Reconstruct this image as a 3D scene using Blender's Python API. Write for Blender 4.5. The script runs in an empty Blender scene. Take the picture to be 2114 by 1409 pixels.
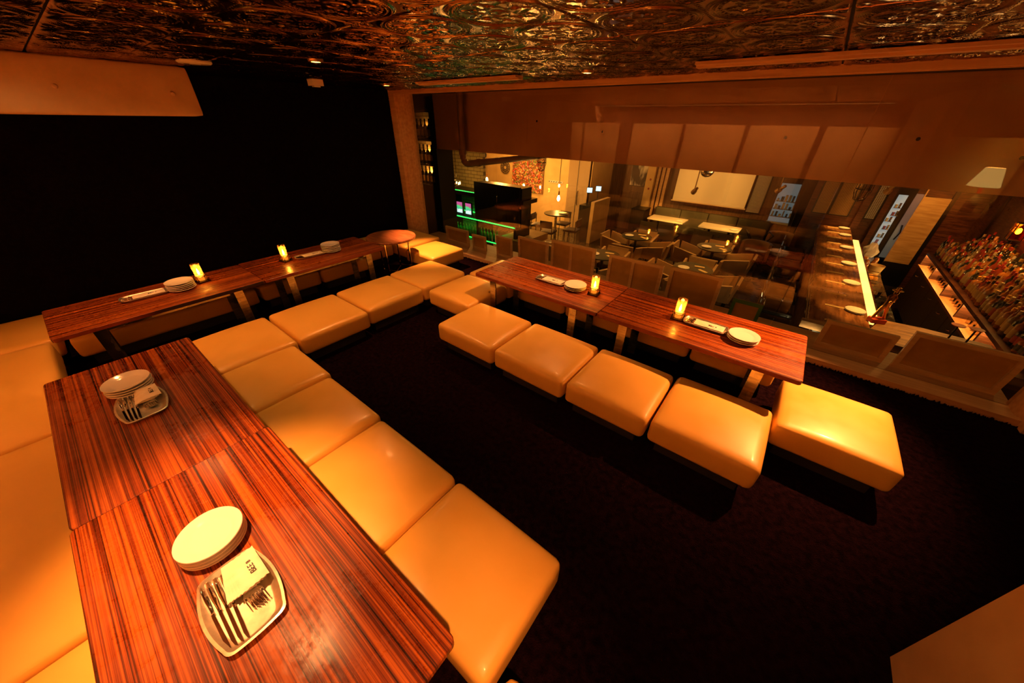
import bpy, bmesh, math, random
import numpy as np
from mathutils import Matrix, Vector, Euler
random.seed(7)
PI = math.pi
S = bpy.context.scene
C = S.collection

# ------------------------------------------------------------------ camera, world, exposure
def set_camera():
    f, pit, yaw, rol = 702.4, 0.575132, -0.660288, 0.01624
    w = Vector((math.sin(yaw) * math.cos(pit), math.cos(yaw) * math.cos(pit), -math.sin(pit)))
    r0 = Vector((math.cos(yaw), -math.sin(yaw), 0)); u0 = r0.cross(w)
    r = r0 * math.cos(rol) + u0 * math.sin(rol); u = -r0 * math.sin(rol) + u0 * math.cos(rol)
    cam = bpy.data.cameras.new('camera'); cam.sensor_fit = 'HORIZONTAL'; cam.sensor_width = 36
    cam.lens = f / 2114 * 36; cam.clip_start = 0.02; cam.clip_end = 100
    o = bpy.data.objects.new('camera', cam); C.objects.link(o)
    m = Matrix.Identity(4)
    for i in range(3):
        m[i][0] = r[i]; m[i][1] = u[i]; m[i][2] = -w[i]
    m.translation = Vector((0, 0, 1.6)); o.matrix_world = m
    S.camera = o
set_camera()
world = bpy.data.worlds.new('world'); S.world = world; world.use_nodes = True
world.node_tree.nodes['Background'].inputs[0].default_value = (1, 0.4, 0.12, 1)
world.node_tree.nodes['Background'].inputs[1].default_value = 0.010
vs = S.view_settings
vs.view_transform = 'Standard'; vs.look = 'None'; vs.gamma = 1; vs.use_curve_mapping = False
vs.exposure = 0.0
AMBER = (1.0, 0.32, 0.088)      # mezzanine halogens on a dimmer
WARM = (1.0, 0.42, 0.075)        # bar lamps

# ------------------------------------------------------------------ materials
MATS = {}
def nodes_of(m): return m.node_tree.nodes, m.node_tree.links
def mat(name, base=(.5, .5, .5), rough=.5, metal=0., spec=.5, emit=None, estr=0., coat=0., sheen=0.):
    if name in MATS: return MATS[name]
    m = bpy.data.materials.new(name); m.use_nodes = True; MATS[name] = m
    b = m.node_tree.nodes['Principled BSDF']
    b.inputs['Base Color'].default_value = (*base, 1); b.inputs['Roughness'].default_value = rough
    b.inputs['Metallic'].default_value = metal; b.inputs['Specular IOR Level'].default_value = spec
    b.inputs['Coat Weight'].default_value = coat; b.inputs['Coat Roughness'].default_value = .12
    if sheen: b.inputs['Sheen Weight'].default_value = sheen
    if emit: b.inputs['Emission Color'].default_value = (*emit, 1); b.inputs['Emission Strength'].default_value = estr
    return m
def noise_col(m, c1, c2, scale=(5, 5, 5), detail=4, lo=.35, hi=.65, bump=0., bscale=None, bdist=.002, rough=None):
    n, l = nodes_of(m); b = n['Principled BSDF']
    tc = n.new('ShaderNodeTexCoord'); mp = n.new('ShaderNodeMapping'); mp.inputs['Scale'].default_value = scale
    l.new(tc.outputs['Object'], mp.inputs[0])
    nz = n.new('ShaderNodeTexNoise'); nz.inputs['Scale'].default_value = 1; nz.inputs['Detail'].default_value = detail
    l.new(mp.outputs[0], nz.inputs['Vector'])
    cr = n.new('ShaderNodeValToRGB'); cr.color_ramp.elements[0].position = lo; cr.color_ramp.elements[1].position = hi
    cr.color_ramp.elements[0].color = (*c1, 1); cr.color_ramp.elements[1].color = (*c2, 1)
    l.new(nz.outputs['Fac'], cr.inputs[0]); l.new(cr.outputs[0], b.inputs['Base Color'])
    if rough:
        mr = n.new('ShaderNodeMapRange'); mr.inputs['From Min'].default_value = .3; mr.inputs['From Max'].default_value = .7
        mr.inputs['To Min'].default_value = rough[0]; mr.inputs['To Max'].default_value = rough[1]
        n2 = n.new('ShaderNodeTexNoise'); n2.inputs['Scale'].default_value = 6; n2.inputs['Detail'].default_value = 6
        l.new(tc.outputs['Object'], n2.inputs['Vector']); l.new(n2.outputs['Fac'], mr.inputs['Value']); l.new(mr.outputs[0], b.inputs['Roughness'])
    if bump:
        nb = n.new('ShaderNodeTexNoise'); nb.inputs['Detail'].default_value = 3
        nb.inputs['Scale'].default_value = bscale or 200
        l.new(tc.outputs['Object'], nb.inputs['Vector'])
        bp = n.new('ShaderNodeBump'); bp.inputs['Strength'].default_value = bump; bp.inputs['Distance'].default_value = bdist
        l.new(nb.outputs['Fac'], bp.inputs['Height']); l.new(bp.outputs[0], b.inputs['Normal'])
    return m
def glass_mat(name, tint=(1, 1, 1), rough=0.0, ior=1.5):
    """thin architectural glass: clear transmission plus a Fresnel reflection"""
    if name in MATS: return MATS[name]
    m = bpy.data.materials.new(name); m.use_nodes = True; MATS[name] = m
    n, l = nodes_of(m); n.clear()
    out = n.new('ShaderNodeOutputMaterial'); mx = n.new('ShaderNodeMixShader'); fr = n.new('ShaderNodeFresnel')
    ge = n.new('ShaderNodeNewGeometry'); mr = n.new('ShaderNodeMapRange')      # same reflectance entering and leaving the pane
    mr.inputs['To Min'].default_value = ior; mr.inputs['To Max'].default_value = 1 / ior
    l.new(ge.outputs['Backfacing'], mr.inputs['Value']); l.new(mr.outputs[0], fr.inputs['IOR'])
    tr = n.new('ShaderNodeBsdfTransparent'); tr.inputs[0].default_value = (*tint, 1)
    gl = n.new('ShaderNodeBsdfGlossy'); gl.inputs['Roughness'].default_value = rough
    l.new(fr.outputs[0], mx.inputs[0]); l.new(tr.outputs[0], mx.inputs[1]); l.new(gl.outputs[0], mx.inputs[2]); l.new(mx.outputs[0], out.inputs[0])
    return m

LEATHER = noise_col(mat('cream_leather', (.8, .66, .44), .36, coat=.08), (.76, .46, .085), (.84, .52, .11), (3, 3, 3), 5, bump=.12, bscale=260, bdist=.001, rough=(.3, .46))
PLINTH = mat('black_plinth', (.012, .010, .010), .7)
STEEL = noise_col(mat('brushed_steel', (.6, .6, .58), .28, 1.0), (.42, .40, .38), (.72, .70, .66), (8, 8, 60), 4, rough=(.15, .38))
CHROME = mat('chrome', (.8, .8, .8), .08, 1.0)
BLACK = mat('black_lacquer', (.010, .009, .009), .3)
BLACKMATT = mat('black_matt', (.008, .007, .007), .85)
PORCELAIN = mat('white_porcelain', (.86, .84, .78), .12, coat=.3)
PALEWOOD = noise_col(mat('pale_pine_trim', (.6, .36, .17), .5), (.52, .30, .13), (.66, .42, .2), (3, 30, 30), 5, bump=.1, bscale=80)
CANVAS = noise_col(mat('raw_canvas_back', (.30, .19, .09), .9), (.52, .31, .08), (.60, .37, .10), (10, 10, 10), 5, bump=.2, bscale=400, bdist=.001)
BEIGE = noise_col(mat('beige_padded_cloth', (.62, .42, .24), .85), (.58, .39, .22), (.66, .46, .27), (6, 6, 6), 4, bump=.08, bscale=300)
PANELCREAM = mat('cream_wall_panel', (.8, .56, .26), .7)
PINE = noise_col(mat('stretcher_pine', (.78, .52, .26), .55), (.70, .46, .22), (.84, .58, .30), (6, 6, 40), 4)
CONCRETE = noise_col(mat('stained_concrete', (.26, .15, .08), .7), (.60, .31, .13), (.76, .43, .19), (2, 2, 2), 7, .3, .7, bump=.15, bscale=30)
DARKWOOD = noise_col(mat('dark_red_wood', (.10, .03, .015), .35), (.05, .014, .008), (.15, .05, .022), (6, 6, 60), 5, rough=(.25, .45))
BARWOOD = noise_col(mat('bar_counter_wood', (.22, .09, .03), .3, coat=.15), (.12, .045, .015), (.30, .13, .045), (30, 3, 3), 6, rough=(.2, .4))
SLABWOOD = noise_col(mat('rough_slab_wood', (.34, .17, .06), .5), (.14, .06, .02), (.42, .22, .08), (3, 18, 18), 7, .3, .7, bump=.4, bscale=25, bdist=.01)
GLASSPANE = glass_mat('window_pane_glass', (.93, .94, .93))
AMBERGLASS = glass_mat('amber_candle_glass', (1.0, .84, .50))
def frost(m, col, k):
    n, l = nodes_of(m); mx = next(q for q in n if q.type == 'MIX_SHADER'); out = next(q for q in n if q.type == 'OUTPUT_MATERIAL')
    tl = n.new('ShaderNodeBsdfTranslucent'); tl.inputs[0].default_value = (*col, 1); m2 = n.new('ShaderNodeMixShader'); m2.inputs[0].default_value = k
    l.new(mx.outputs[0], m2.inputs[1]); l.new(tl.outputs[0], m2.inputs[2]); l.new(m2.outputs[0], out.inputs[0])
frost(AMBERGLASS, (1, .62, .25), .13)
CLEARGLASS = glass_mat('clear_glass', (.95, .95, .92))
FLAME = mat('candle_flame', (1, .6, .2), emit=(1.0, .62, .18), estr=60)
WAX = mat('candle_wax', (.9, .8, .55), .5, emit=(1, .5, .1), estr=.6)
PAPER = noise_col(mat('napkin_paper', (.86, .80, .64), .6), (.80, .74, .58), (.90, .85, .70), (30, 30, 30), 3, bump=.15, bscale=120, bdist=.003)
INK = mat('black_print', (.01, .01, .01), .6)
TRAYMETAL = noise_col(mat('tray_metal', (.62, .56, .45), .35, .85), (.55, .5, .4), (.68, .62, .5), (60, 60, 60), 3, rough=(.25, .5))

def wood_table():
    m = mat('striped_rosewood', (.2, .05, .02), .25, spec=.35, coat=.06)
    n, l = nodes_of(m); b = n['Principled BSDF']; b.inputs['Coat Roughness'].default_value = .2
    tc = n.new('ShaderNodeTexCoord')
    def nz(scale, detail, rough=.6):
        mp = n.new('ShaderNodeMapping'); mp.inputs['Scale'].default_value = scale
        l.new(tc.outputs['Object'], mp.inputs[0]); t = n.new('ShaderNodeTexNoise'); t.inputs['Scale'].default_value = 1
        t.inputs['Detail'].default_value = detail; t.inputs['Roughness'].default_value = rough; l.new(mp.outputs[0], t.inputs['Vector']); return t
    a = nz((1.0, 270, 1), 2); c = nz((.55, 95, 1), 2); d = nz((16, 16, 9), 10, .8); e = nz((1.7, 1.7, 1), 2)
    mixf = n.new('ShaderNodeMath'); mixf.operation = 'MULTIPLY_ADD'; mixf.inputs[1].default_value = .5
    half = n.new('ShaderNodeMath'); half.operation = 'MULTIPLY'; half.inputs[1].default_value = .5
    l.new(c.outputs['Fac'], half.inputs[0]); l.new(a.outputs['Fac'], mixf.inputs[0]); l.new(half.outputs[0], mixf.inputs[2])
    cr = n.new('ShaderNodeValToRGB'); els = cr.color_ramp.elements
    els[0].position = .40; els[0].color = (.018, .0035, .0015, 1); els[1].position = .60; els[1].color = (.40, .105, .012, 1)
    k = els.new(.49); k.color = (.16, .028, .005, 1)
    l.new(mixf.outputs[0], cr.inputs[0]); l.new(cr.outputs[0], b.inputs['Base Color'])
    # worn varnish: scuffed matt islands in the gloss
    mul = n.new('ShaderNodeMath'); mul.operation = 'MULTIPLY'; l.new(d.outputs['Fac'], mul.inputs[0]); l.new(e.outputs['Fac'], mul.inputs[1])
    mr = n.new('ShaderNodeMapRange'); mr.inputs['From Min'].default_value = .18; mr.inputs['From Max'].default_value = .34
    mr.inputs['To Min'].default_value = .22; mr.inputs['To Max'].default_value = .72
    l.new(mul.outputs[0], mr.inputs['Value']); l.new(mr.outputs[0], b.inputs['Roughness']); l.new(mr.outputs[0], b.inputs['Coat Roughness'])
    bp = n.new('ShaderNodeBump'); bp.inputs['Strength'].default_value = .06; bp.inputs['Distance'].default_value = .002
    l.new(a.outputs['Fac'], bp.inputs['Height']); l.new(bp.outputs[0], b.inputs['Normal'])
    return m
ZEBRA = wood_table()
CARPET = noise_col(mat('dark_plum_carpet', (.008, .003, .006), 1.0, spec=.02), (.004, .0013, .0024), (.012, .004, .0075), (35, 35, 35), 6, bump=.9, bscale=170, bdist=.012)
BLACKPILE = noise_col(mat('black_carpet_wall', (.004, .003, .003), 1.0, spec=.02), (.002, .0015, .0015), (.006, .004, .004), (40, 40, 40), 5, bump=.8, bscale=150, bdist=.01)
def tin():
    m = mat('bronze_pressed_tin', (.30, .16, .07), .2, 1.0)
    return noise_col(m, (.26, .13, .055), (.36, .19, .085), (4, 4, 4), 6, rough=(.12, .22), bump=.03, bscale=18, bdist=.004)
TIN = tin()

# ------------------------------------------------------------------ mesh helpers
class MB:
    def __init__(s): s.v = []; s.f = []; s.mi = []
    def add(s, vs, fs, mi=0, M=None):
        o = len(s.v)
        s.v += [tuple(M @ Vector(p)) for p in vs] if M is not None else [tuple(p) for p in vs]
        s.f += [tuple(i + o for i in f) for f in fs]; s.mi += [mi] * len(fs); return s
    def box(s, x0, x1, y0, y1, z0, z1, mi=0, M=None):
        return s.add([(x0, y0, z0), (x1, y0, z0), (x1, y1, z0), (x0, y1, z0), (x0, y0, z1), (x1, y0, z1), (x1, y1, z1), (x0, y1, z1)],
                     [(0, 3, 2, 1), (4, 5, 6, 7), (0, 1, 5, 4), (1, 2, 6, 5), (2, 3, 7, 6), (3, 0, 4, 7)], mi, M)
    def cbox(s, c, d, mi=0, rot=None):
        M = Matrix.Translation(c) @ (Euler(rot).to_matrix().to_4x4() if rot else Matrix.Identity(4))
        return s.box(-d[0] / 2, d[0] / 2, -d[1] / 2, d[1] / 2, -d[2] / 2, d[2] / 2, mi, M)
    def lathe(s, prof, seg=20, mi=0, M=None, c=(0, 0, 0)):
        vs, fs = [], []; n = len(prof)
        for k in range(seg):
            a = 2 * PI * k / seg
            vs += [(c[0] + r * math.cos(a), c[1] + r * math.sin(a), c[2] + z) for r, z in prof]
        for k in range(seg):
            k2 = (k + 1) % seg
            for i in range(n - 1):
                fs.append((k * n + i, k2 * n + i, k2 * n + i + 1, k * n + i + 1))
        if prof[0][0] > 1e-6: fs.append(tuple(k * n for k in range(seg))[::-1])
        if prof[-1][0] > 1e-6: fs.append(tuple(k * n + n - 1 for k in range(seg)))
        return s.add(vs, fs, mi, M)
    def tube(s, pts, r, seg=8, mi=0, closed=False):
        pts = [Vector(p) for p in pts]; n = len(pts); vs, fs = [], []
        for i, p in enumerate(pts):
            a = pts[(i - 1) % n] if (i or closed) else p; b = pts[(i + 1) % n] if (i < n - 1 or closed) else p
            t = (b - a).normalized(); up = Vector((0, 0, 1)) if abs(t.z) < .9 else Vector((1, 0, 0))
            e1 = t.cross(up).normalized(); e2 = t.cross(e1); rr = r[i] if isinstance(r, (list, tuple)) else r
            vs += [p + (e1 * math.cos(2 * PI * k / seg) + e2 * math.sin(2 * PI * k / seg)) * rr for k in range(seg)]
        for i in range(n if closed else n - 1):
            j = (i + 1) % n
            for k in range(seg):
                k2 = (k + 1) % seg; fs.append((i * seg + k, i * seg + k2, j * seg + k2, j * seg + k))
        if not closed: fs += [tuple(range(seg))[::-1], tuple((n - 1) * seg + k for k in range(seg))]
        return s.add(vs, fs, mi)
    def prism(s, poly, z0, z1, mi=0, M=None):
        n = len(poly)
        return s.add([(x, y, z0) for x, y in poly] + [(x, y, z1) for x, y in poly],
                     [tuple(range(n))[::-1], tuple(range(n, 2 * n))] + [(i, (i + 1) % n, (i + 1) % n + n, i + n) for i in range(n)], mi, M)
    def mesh(s, name, mats, smooth=True, ang=35):
        me = bpy.data.meshes.new(name); me.from_pydata(s.v, [], s.f)
        for m in (mats if isinstance(mats, (list, tuple)) else [mats]): me.materials.append(m)
        for p, i in zip(me.polygons, s.mi): p.material_index = i
        bm = bmesh.new(); bm.from_mesh(me); bmesh.ops.recalc_face_normals(bm, faces=bm.faces); bm.to_mesh(me); bm.free()
        if smooth: me.shade_smooth(); me.set_sharp_from_angle(angle=math.radians(ang))
        return me
    def build(s, name, mats, parent=None, smooth=True, loc=None, rotz=0, ang=35):
        return link(name, s.mesh(name, mats, smooth, ang), parent, loc, rotz)
def link(name, me, parent=None, loc=None, rotz=0):
    o = bpy.data.objects.new(name, me); C.objects.link(o)
    if parent: o.parent = parent
    if loc: o.location = loc
    if rotz: o.rotation_euler = (0, 0, rotz)
    return o
def rrect(w, h, r, n=5):
    out = []
    for cx, cy, a0 in ((w / 2 - r, h / 2 - r, 0), (-w / 2 + r, h / 2 - r, PI / 2), (-w / 2 + r, -h / 2 + r, PI), (w / 2 - r, -h / 2 + r, 1.5 * PI)):
        for k in range(n + 1):
            a = a0 + PI / 2 * k / n; out.append((cx + r * math.cos(a), cy + r * math.sin(a)))
    return out
def rslab(mb, w, h, z0, z1, r=.02, e=.004, mi=0, M=None):
    """rounded-rectangle slab with eased edges"""
    p = rrect(w, h, r); q = rrect(w - 2 * e, h - 2 * e, max(r - e, .001)); n = len(p)
    vs = [(x, y, z0) for x, y in q] + [(x, y, z0 + e) for x, y in p] + [(x, y, z1 - e) for x, y in p] + [(x, y, z1) for x, y in q]
    fs = [tuple(range(n))[::-1], tuple(range(3 * n, 4 * n))]
    for k in range(3):
        fs += [(k * n + i, k * n + (i + 1) % n, (k + 1) * n + (i + 1) % n, (k + 1) * n + i) for i in range(n)]
    mb.add(vs, fs, mi, M); return mb
def cushion_mesh(name, w, d, h, m, r=.035, puff=.022, n=14):
    """leather pad: rounded box with a crowned top and slightly swollen sides"""
    hx, hy, hz = w / 2, d / 2, h / 2; g = [-math.cos(PI * i / n) for i in range(n + 1)]
    bm = bmesh.new(); key = {}
    def vert(p):
        k = tuple(round(c, 5) for c in p)
        if k in key: return key[k]
        x, y, z = p[0] * hx, p[1] * hy, p[2] * hz
        q = Vector((max(-hx + r, min(hx - r, x)), max(-hy + r, min(hy - r, y)), max(-hz + r, min(hz - r, z))))
        dl = Vector((x, y, z)) - q
        s = q + dl.normalized() * r if dl.length > 1e-9 else Vector((x, y, z))
        u, v, t = s.x / hx, s.y / hy, s.z / hz
        if t > 0: s.z += puff * (1 - u * u) ** .7 * (1 - v * v) ** .7 * t if abs(u) < 1 and abs(v) < 1 else 0
        b = .003 * (1 - t * t)
        s.x += b * u * max(0, 1 - v * v); s.y += b * v * max(0, 1 - u * u)
        key[k] = bm.verts.new((s.x, s.y, s.z + hz)); return key[k]
    for ax in range(3):
        for sg in (-1, 1):
            for i in range(n):
                for j in range(n):
                    ps = []
                    for a, b in ((i, j), (i + 1, j), (i + 1, j + 1), (i, j + 1)):
                        p = [0, 0, 0]; p[ax] = sg; p[(ax + 1) % 3] = g[a]; p[(ax + 2) % 3] = g[b]; ps.append(p)
                    try: bm.faces.new([vert(p) for p in ps])
                    except ValueError: pass
    bmesh.ops.recalc_face_normals(bm, faces=bm.faces)
    me = bpy.data.meshes.new(name); bm.to_mesh(me); bm.free(); me.materials.append(m); me.shade_smooth(); return me
def tag(o, label=None, cat=None, group=None, kind=None):
    if label: o['label'] = label
    if cat: o['category'] = cat
    if group: o['group'] = group
    if kind: o['kind'] = kind
    return o
def thing(name, label, cat, loc=(0, 0, 0), rotz=0, group=None):
    o = bpy.data.objects.new(name, None); C.objects.link(o); o.empty_display_size = .1
    o.location = loc; o.rotation_euler = (0, 0, rotz); return tag(o, label, cat, group)
def copy_tree(o, parent=None, loc=None, rotz=None):
    c = o.copy(); C.objects.link(c); c.parent = parent
    if loc is not None: c.location = loc
    if rotz is not None: c.rotation_euler = (0, 0, rotz)
    for ch in list(o.children): copy_tree(ch, c)
    return c
def struct(name, mb, m, smooth=False): return tag(mb.build(name, m, None, smooth), kind='structure')
def lamp(name, typ, loc, energy, color, parent=None, size=.03, spot=None, blend=1., target=None):
    d = bpy.data.lights.new(name, typ); d.energy = energy; d.color = color
    if typ in ('POINT', 'SPOT'): d.shadow_soft_size = size
    if typ == 'SPOT': d.spot_size = math.radians(spot or 70); d.spot_blend = blend
    if typ == 'AREA': d.size = size
    o = bpy.data.objects.new(name, d); C.objects.link(o); o.location = loc
    if parent: o.parent = parent
    if target is not None:
        o.rotation_euler = (Vector(target) - Vector(loc)).to_track_quat('-Z', 'Y').to_euler()
    return o
def text_part(s, size, m, parent, loc, rot, ext=.0004, align='CENTER'):
    cu = bpy.data.curves.new('lettering', 'FONT'); cu.body = s; cu.size = size; cu.extrude = ext; cu.align_x = align; cu.align_y = 'CENTER'; cu.offset = size * .015
    t = bpy.data.objects.new('lettering_tmp', cu); C.objects.link(t)
    dg = bpy.context.evaluated_depsgraph_get(); me = bpy.data.meshes.new_from_object(t.evaluated_get(dg))
    bpy.data.objects.remove(t); bpy.data.curves.remove(cu)
    me.materials.clear(); me.materials.append(m)
    o = link('lettering', me, parent, loc); o.rotation_euler = rot; return o
ORD = ['first', 'second', 'third', 'fourth', 'fifth', 'sixth', 'seventh', 'eighth', 'ninth', 'tenth', 'eleventh', 'twelfth', 'thirteenth', 'fourteenth']

# ================================================================== MEZZANINE SHELL
CEIL = 1.9; GY = 3.43
struct('floor', MB().box(-4.7, 2.15, -1.2, 3.24, -.22, 0), CARPET)
struct('wall_left', MB().box(-4.75, -4.54, -1.2, 3.5, -.2, 2.1), BLACKPILE)
wall_back = struct('wall_back', MB().box(-4.75, 2.3, -1.25, -1.1, -.2, 2.1), mat('dark_back_wall', (.10, .05, .025), .8))
struct('wall_partition', MB().box(.83, .95, -1.1, 1.18, 0, CEIL), BEIGE)
struct('wall_right', MB().box(2.12, 2.3, -1.1, 3.8, -.2, 2.1), mat('dark_side_wall', (.05, .022, .014), .8))
for x0, x1 in ((-4.6, -4.28), (-4.22, -3.42), (-3.13, -2.18), (-2.11, -1.14), (-1.07, -.12), (-.03, .8)):
    b = MB(); me = cushion_mesh('panel', x1 - x0, 1.28, .05, PANELCREAM, .018, .012, 8)
    o = link('panel', me, wall_back, ((x0 + x1) / 2, -1.1, .95)); o.rotation_euler = (-PI / 2, 0, 0)
b = MB().box(1.0, 2.1, -1.1, -1.06, .5, 1.5); b.build('panel', PANELCREAM, wall_back, False)
# ---- pressed tin ceiling: one object per sheet
ceiling = struct('ceiling', MB().box(-4.75, 2.3, -1.25, 3.5, CEIL + .012, 2.1), BLACKMATT)
def tin_mesh(P=.74, N=150):
    g = np.linspace(-P / 2 + .004, P / 2 - .004, N); X, Y = np.meshgrid(g, g, indexing='ij')
    q = P / 2; U = ((X + P / 2) % q) / q * 2 - 1; V = ((Y + P / 2) % q) / q * 2 - 1
    R = np.hypot(U, V); T = np.arctan2(V, U); G = lambda x, s: np.exp(-(x / s) ** 2)
    H = .9 * G(R - .93, .028) + .8 * G(R - .84, .022) + .5 * G(R - .76, .02) * (np.cos(36 * T) > 0)
    H += .55 * G(np.abs(R - .55 - .12 * np.cos(8 * T)), .03) + .5 * G(np.abs(R - .40 - .10 * np.sin(6 * T + R * 6)), .03) + .6 * G(R - .18, .03) + .7 * G(R, .07)
    cu, cv = 1 - np.abs(U), 1 - np.abs(V); rc = np.hypot(cu, cv); tc = np.arctan2(cv, cu)
    H += .7 * G(rc - .24, .025) + .5 * G(np.abs(rc - .14 - .04 * np.cos(8 * tc)), .025)
    H += .5 * G(np.minimum(cu, cv), .02) * (np.cos((U + V) * 60) > 0)
    edge = np.minimum(P / 2 - np.abs(X), P / 2 - np.abs(Y)); H *= np.clip(edge / .02, 0, 1)
    Z = -.006 * H + np.where(edge < .006, .006, 0)
    vs = np.stack([X, Y, Z], -1).reshape(-1, 3).tolist()
    fs = [(i * N + j, i * N + j + 1, (i + 1) * N + j + 1, (i + 1) * N + j) for i in range(N - 1) for j in range(N - 1)]
    me = bpy.data.meshes.new('tin_sheet'); me.from_pydata(vs, [], fs); me.materials.append(TIN); me.shade_smooth(); return me
tm = tin_mesh()
for i in range(-5, 4):
    for j in range(6):
        x = -.81 + .74 * (i + .5); y = 3.22 - .74 * (j + .5)
        if -4.7 < x < 2.2: link('tin_sheet', tm, ceiling, (x, y, CEIL))
# ---- pale timber around the glass
struct('trim_1', MB().box(-4.54, 1.62, 3.22, 3.262, -.02, .048).box(-4.54, 1.62, 3.262, 3.30, -.02, .036), PALEWOOD)
struct('trim_2', MB().box(-4.54, 1.62, 3.30, 3.80, -.22, .026), PALEWOOD)
struct('trim_3', MB().box(-4.54, 2.12, 3.20, 3.25, 1.862, 1.905).box(-4.54, 2.12, 3.25, 3.48, 1.875, 1.905).box(-4.54, 2.12, 3.225, 3.235, 1.856, 1.862), PALEWOOD)
struct('trim_4', MB().box(-4.537, -4.425, 3.195, 3.235, 0, 1.862).box(-4.44, -4.40, 3.235, 3.47, 0, 1.875).box(-4.41, -4.395, 3.33, 3.40, 0, 1.875), PALEWOOD)
struct('trim_5', MB().box(1.6, 1.66, 3.15, 3.47, 0, 1.862).box(1.66, 1.74, 3.12, 3.2, 0, 1.862), PALEWOOD)
for k, (x0, x1) in enumerate(((-3.19, -2.0), (-.72, .62))):
    struct('trim_%d' % (6 + k), MB().box(x0, x1, 2.60, 2.66, 1.868, 1.892).box(x0, x1, 2.565, 2.60, 1.878, 1.892), PALEWOOD)
# ---- glass wall: four panes
jx = [-4.40, -2.945, -1.37, .19, 1.6]
for k in range(4):
    struct('window_%d' % (k + 1), MB().box(jx[k] + .003, jx[k + 1] - .003, GY, GY + .010, .026, 1.875), GLASSPANE)
# ---- carpet nap standing up against the timber
def nap(name, pts, h, d, m, seed):
    rnd = random.Random(seed); b = MB()
    (x0, y0, z0), (x1, y1, z1) = pts; L = (Vector(pts[1]) - Vector(pts[0])).length; n = int(L / .012)
    for i in range(n):
        t = (i + rnd.random()) / n; p = Vector(pts[0]).lerp(Vector(pts[1]), t)
        w = rnd.uniform(.006, .014); hh = h * rnd.uniform(.4, 1.25); dx, dy = d
        along = (Vector(pts[1]) - Vector(pts[0])).normalized() * w
        out = Vector((dx, dy, 0)) if abs(along.z) < 1e-6 else Vector((1, 0, 0))
        tip = Vector((0, 0, hh)) if abs(along.z) < 1e-6 else Vector((hh, 0, rnd.uniform(-.01, .01)))
        b.add([p - along, p + along, p + out * .014, p + tip + out * .004], [(0, 1, 3), (1, 2, 3), (2, 0, 3), (0, 2, 1)])
    return tag(b.build(name, m, None, False), kind='stuff')
tag(nap('carpet_pile', ((-4.5, 3.212, 0), (1.6, 3.212, 0)), .020, (0, -1), CARPET, 3), 'dark plum carpet pile fraying against the pale timber sill', 'carpet')
tag(nap('wall_carpet_pile', ((-4.538, 3.19, .02), (-4.538, 3.19, 1.86)), .012, (1, 0), BLACKPILE, 4), 'black carpet pile fraying along the left timber post', 'wall carpet')
# ---- downlights
def downlight(x, y, energy, label, tgt=None, spot=112, blend=1.0):
    t = thing('downlight', label, 'downlight', (x, y, CEIL - .012), group='ceiling downlights')
    MB().lathe([(.024, .006), (.026, -.004), (.042, -.002), (.044, .010)], 24).build('trim_ring', mat('brass_ring', (.5, .3, .12), .35, .9), t)
    MB().lathe([(0, .004), (.024, .004), (.024, .009), (0, .009)], 20).build('lens', mat('halogen_lens', (1, .7, .3), emit=(1, .62, .2), estr=380), t)
    lamp('downlight_beam', 'SPOT', (0, 0, -.012), energy, AMBER, t, .025, spot, blend, tgt or (0, 0, -2))
downlight(-1.45, 2.67, 125, 'lit round ceiling downlight above the table by the glass', (-.05, -.2, -1.7), 80)
downlight(-3.72, 2.62, 520, 'small lit ceiling downlight in the far corner by the timber post', (.40, .0, -1.7), 42)
downlight(-3.30, -.10, 60, 'ceiling downlight above the far end of the front table', None, 90)
downlight(-1.25, -.12, 330, 'ceiling downlight above the middle of the front table', (.06, 0, -1.5), 50)
downlight(.32, -.14, 170, 'ceiling downlight above the near right end of the front table', (-.62, .22, -1.6), 42)
downlight(.95, 3.12, 660, 'ceiling downlight beside the glass near the lone square ottoman', (-.62, -.70, -1.6), 60)
downlight(-2.6, 1.35, 66, 'ceiling downlight above the middle row of ottomans', None, 110)
t = thing('added_wall_washer', 'added unseen linear washer brightening the cream wall panels', 'light', (-1.9, -.66, CEIL - .02))  # added out-of-view washer, brightens the wall panels mirrored in the glass
MB().box(-2.5, 2.5, -.03, .03, -.012, .018).build('housing', BLACK, t, False); MB().box(-2.48, 2.48, -.022, .022, -.016, -.012).build('diffuser', mat('added_washer_diffuser', (1, .7, .3), emit=(1, .45, .1), estr=1.5), t, False)
o = lamp('added_washer_light', 'AREA', (0, -.005, -.03), 64, AMBER, t, 4.9, target=(0, -.75, -1.0)); o.data.shape = 'RECTANGLE'; o.data.size_y = .03; o.rotation_euler = (-.80, 0, 0); o.data.spread = math.radians(96)
t = thing('ceiling_speaker', 'flat round cream ceiling disc above the left table', 'speaker', (-3.40, .95, CEIL - .014))
MB().lathe([(0, -.004), (.085, -.003), (.095, .004), (.095, .012), (0, .012)], 32).build('disc', PORCELAIN, t)
MB().lathe([(0, -.006), (.03, -.005), (.03, .0), (0, .0)], 24).build('hub', PORCELAIN, t)
t = thing('detector', 'small white detector box on the ceiling above the left wall', 'detector', (-3.95, 2.0, CEIL - .014))
MB().box(-.05, .05, -.05, .05, -.035, .012).build('body', PORCELAIN, t, False)
MB().box(-.02, .02, -.03, .03, -.045, -.035).build('sensor', PORCELAIN, t, False)
t = thing('padded_panel', 'beige upholstered panel with button tufts hanging below the ceiling', 'wall panel', (-3.82, 0, 1.59))
o = link('pad', cushion_mesh('pad', .30, 2.06, .07, BEIGE, .02, .012, 10), t, (-.07, -.03, .155)); o.rotation_euler = (0, PI / 2, 0)
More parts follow.
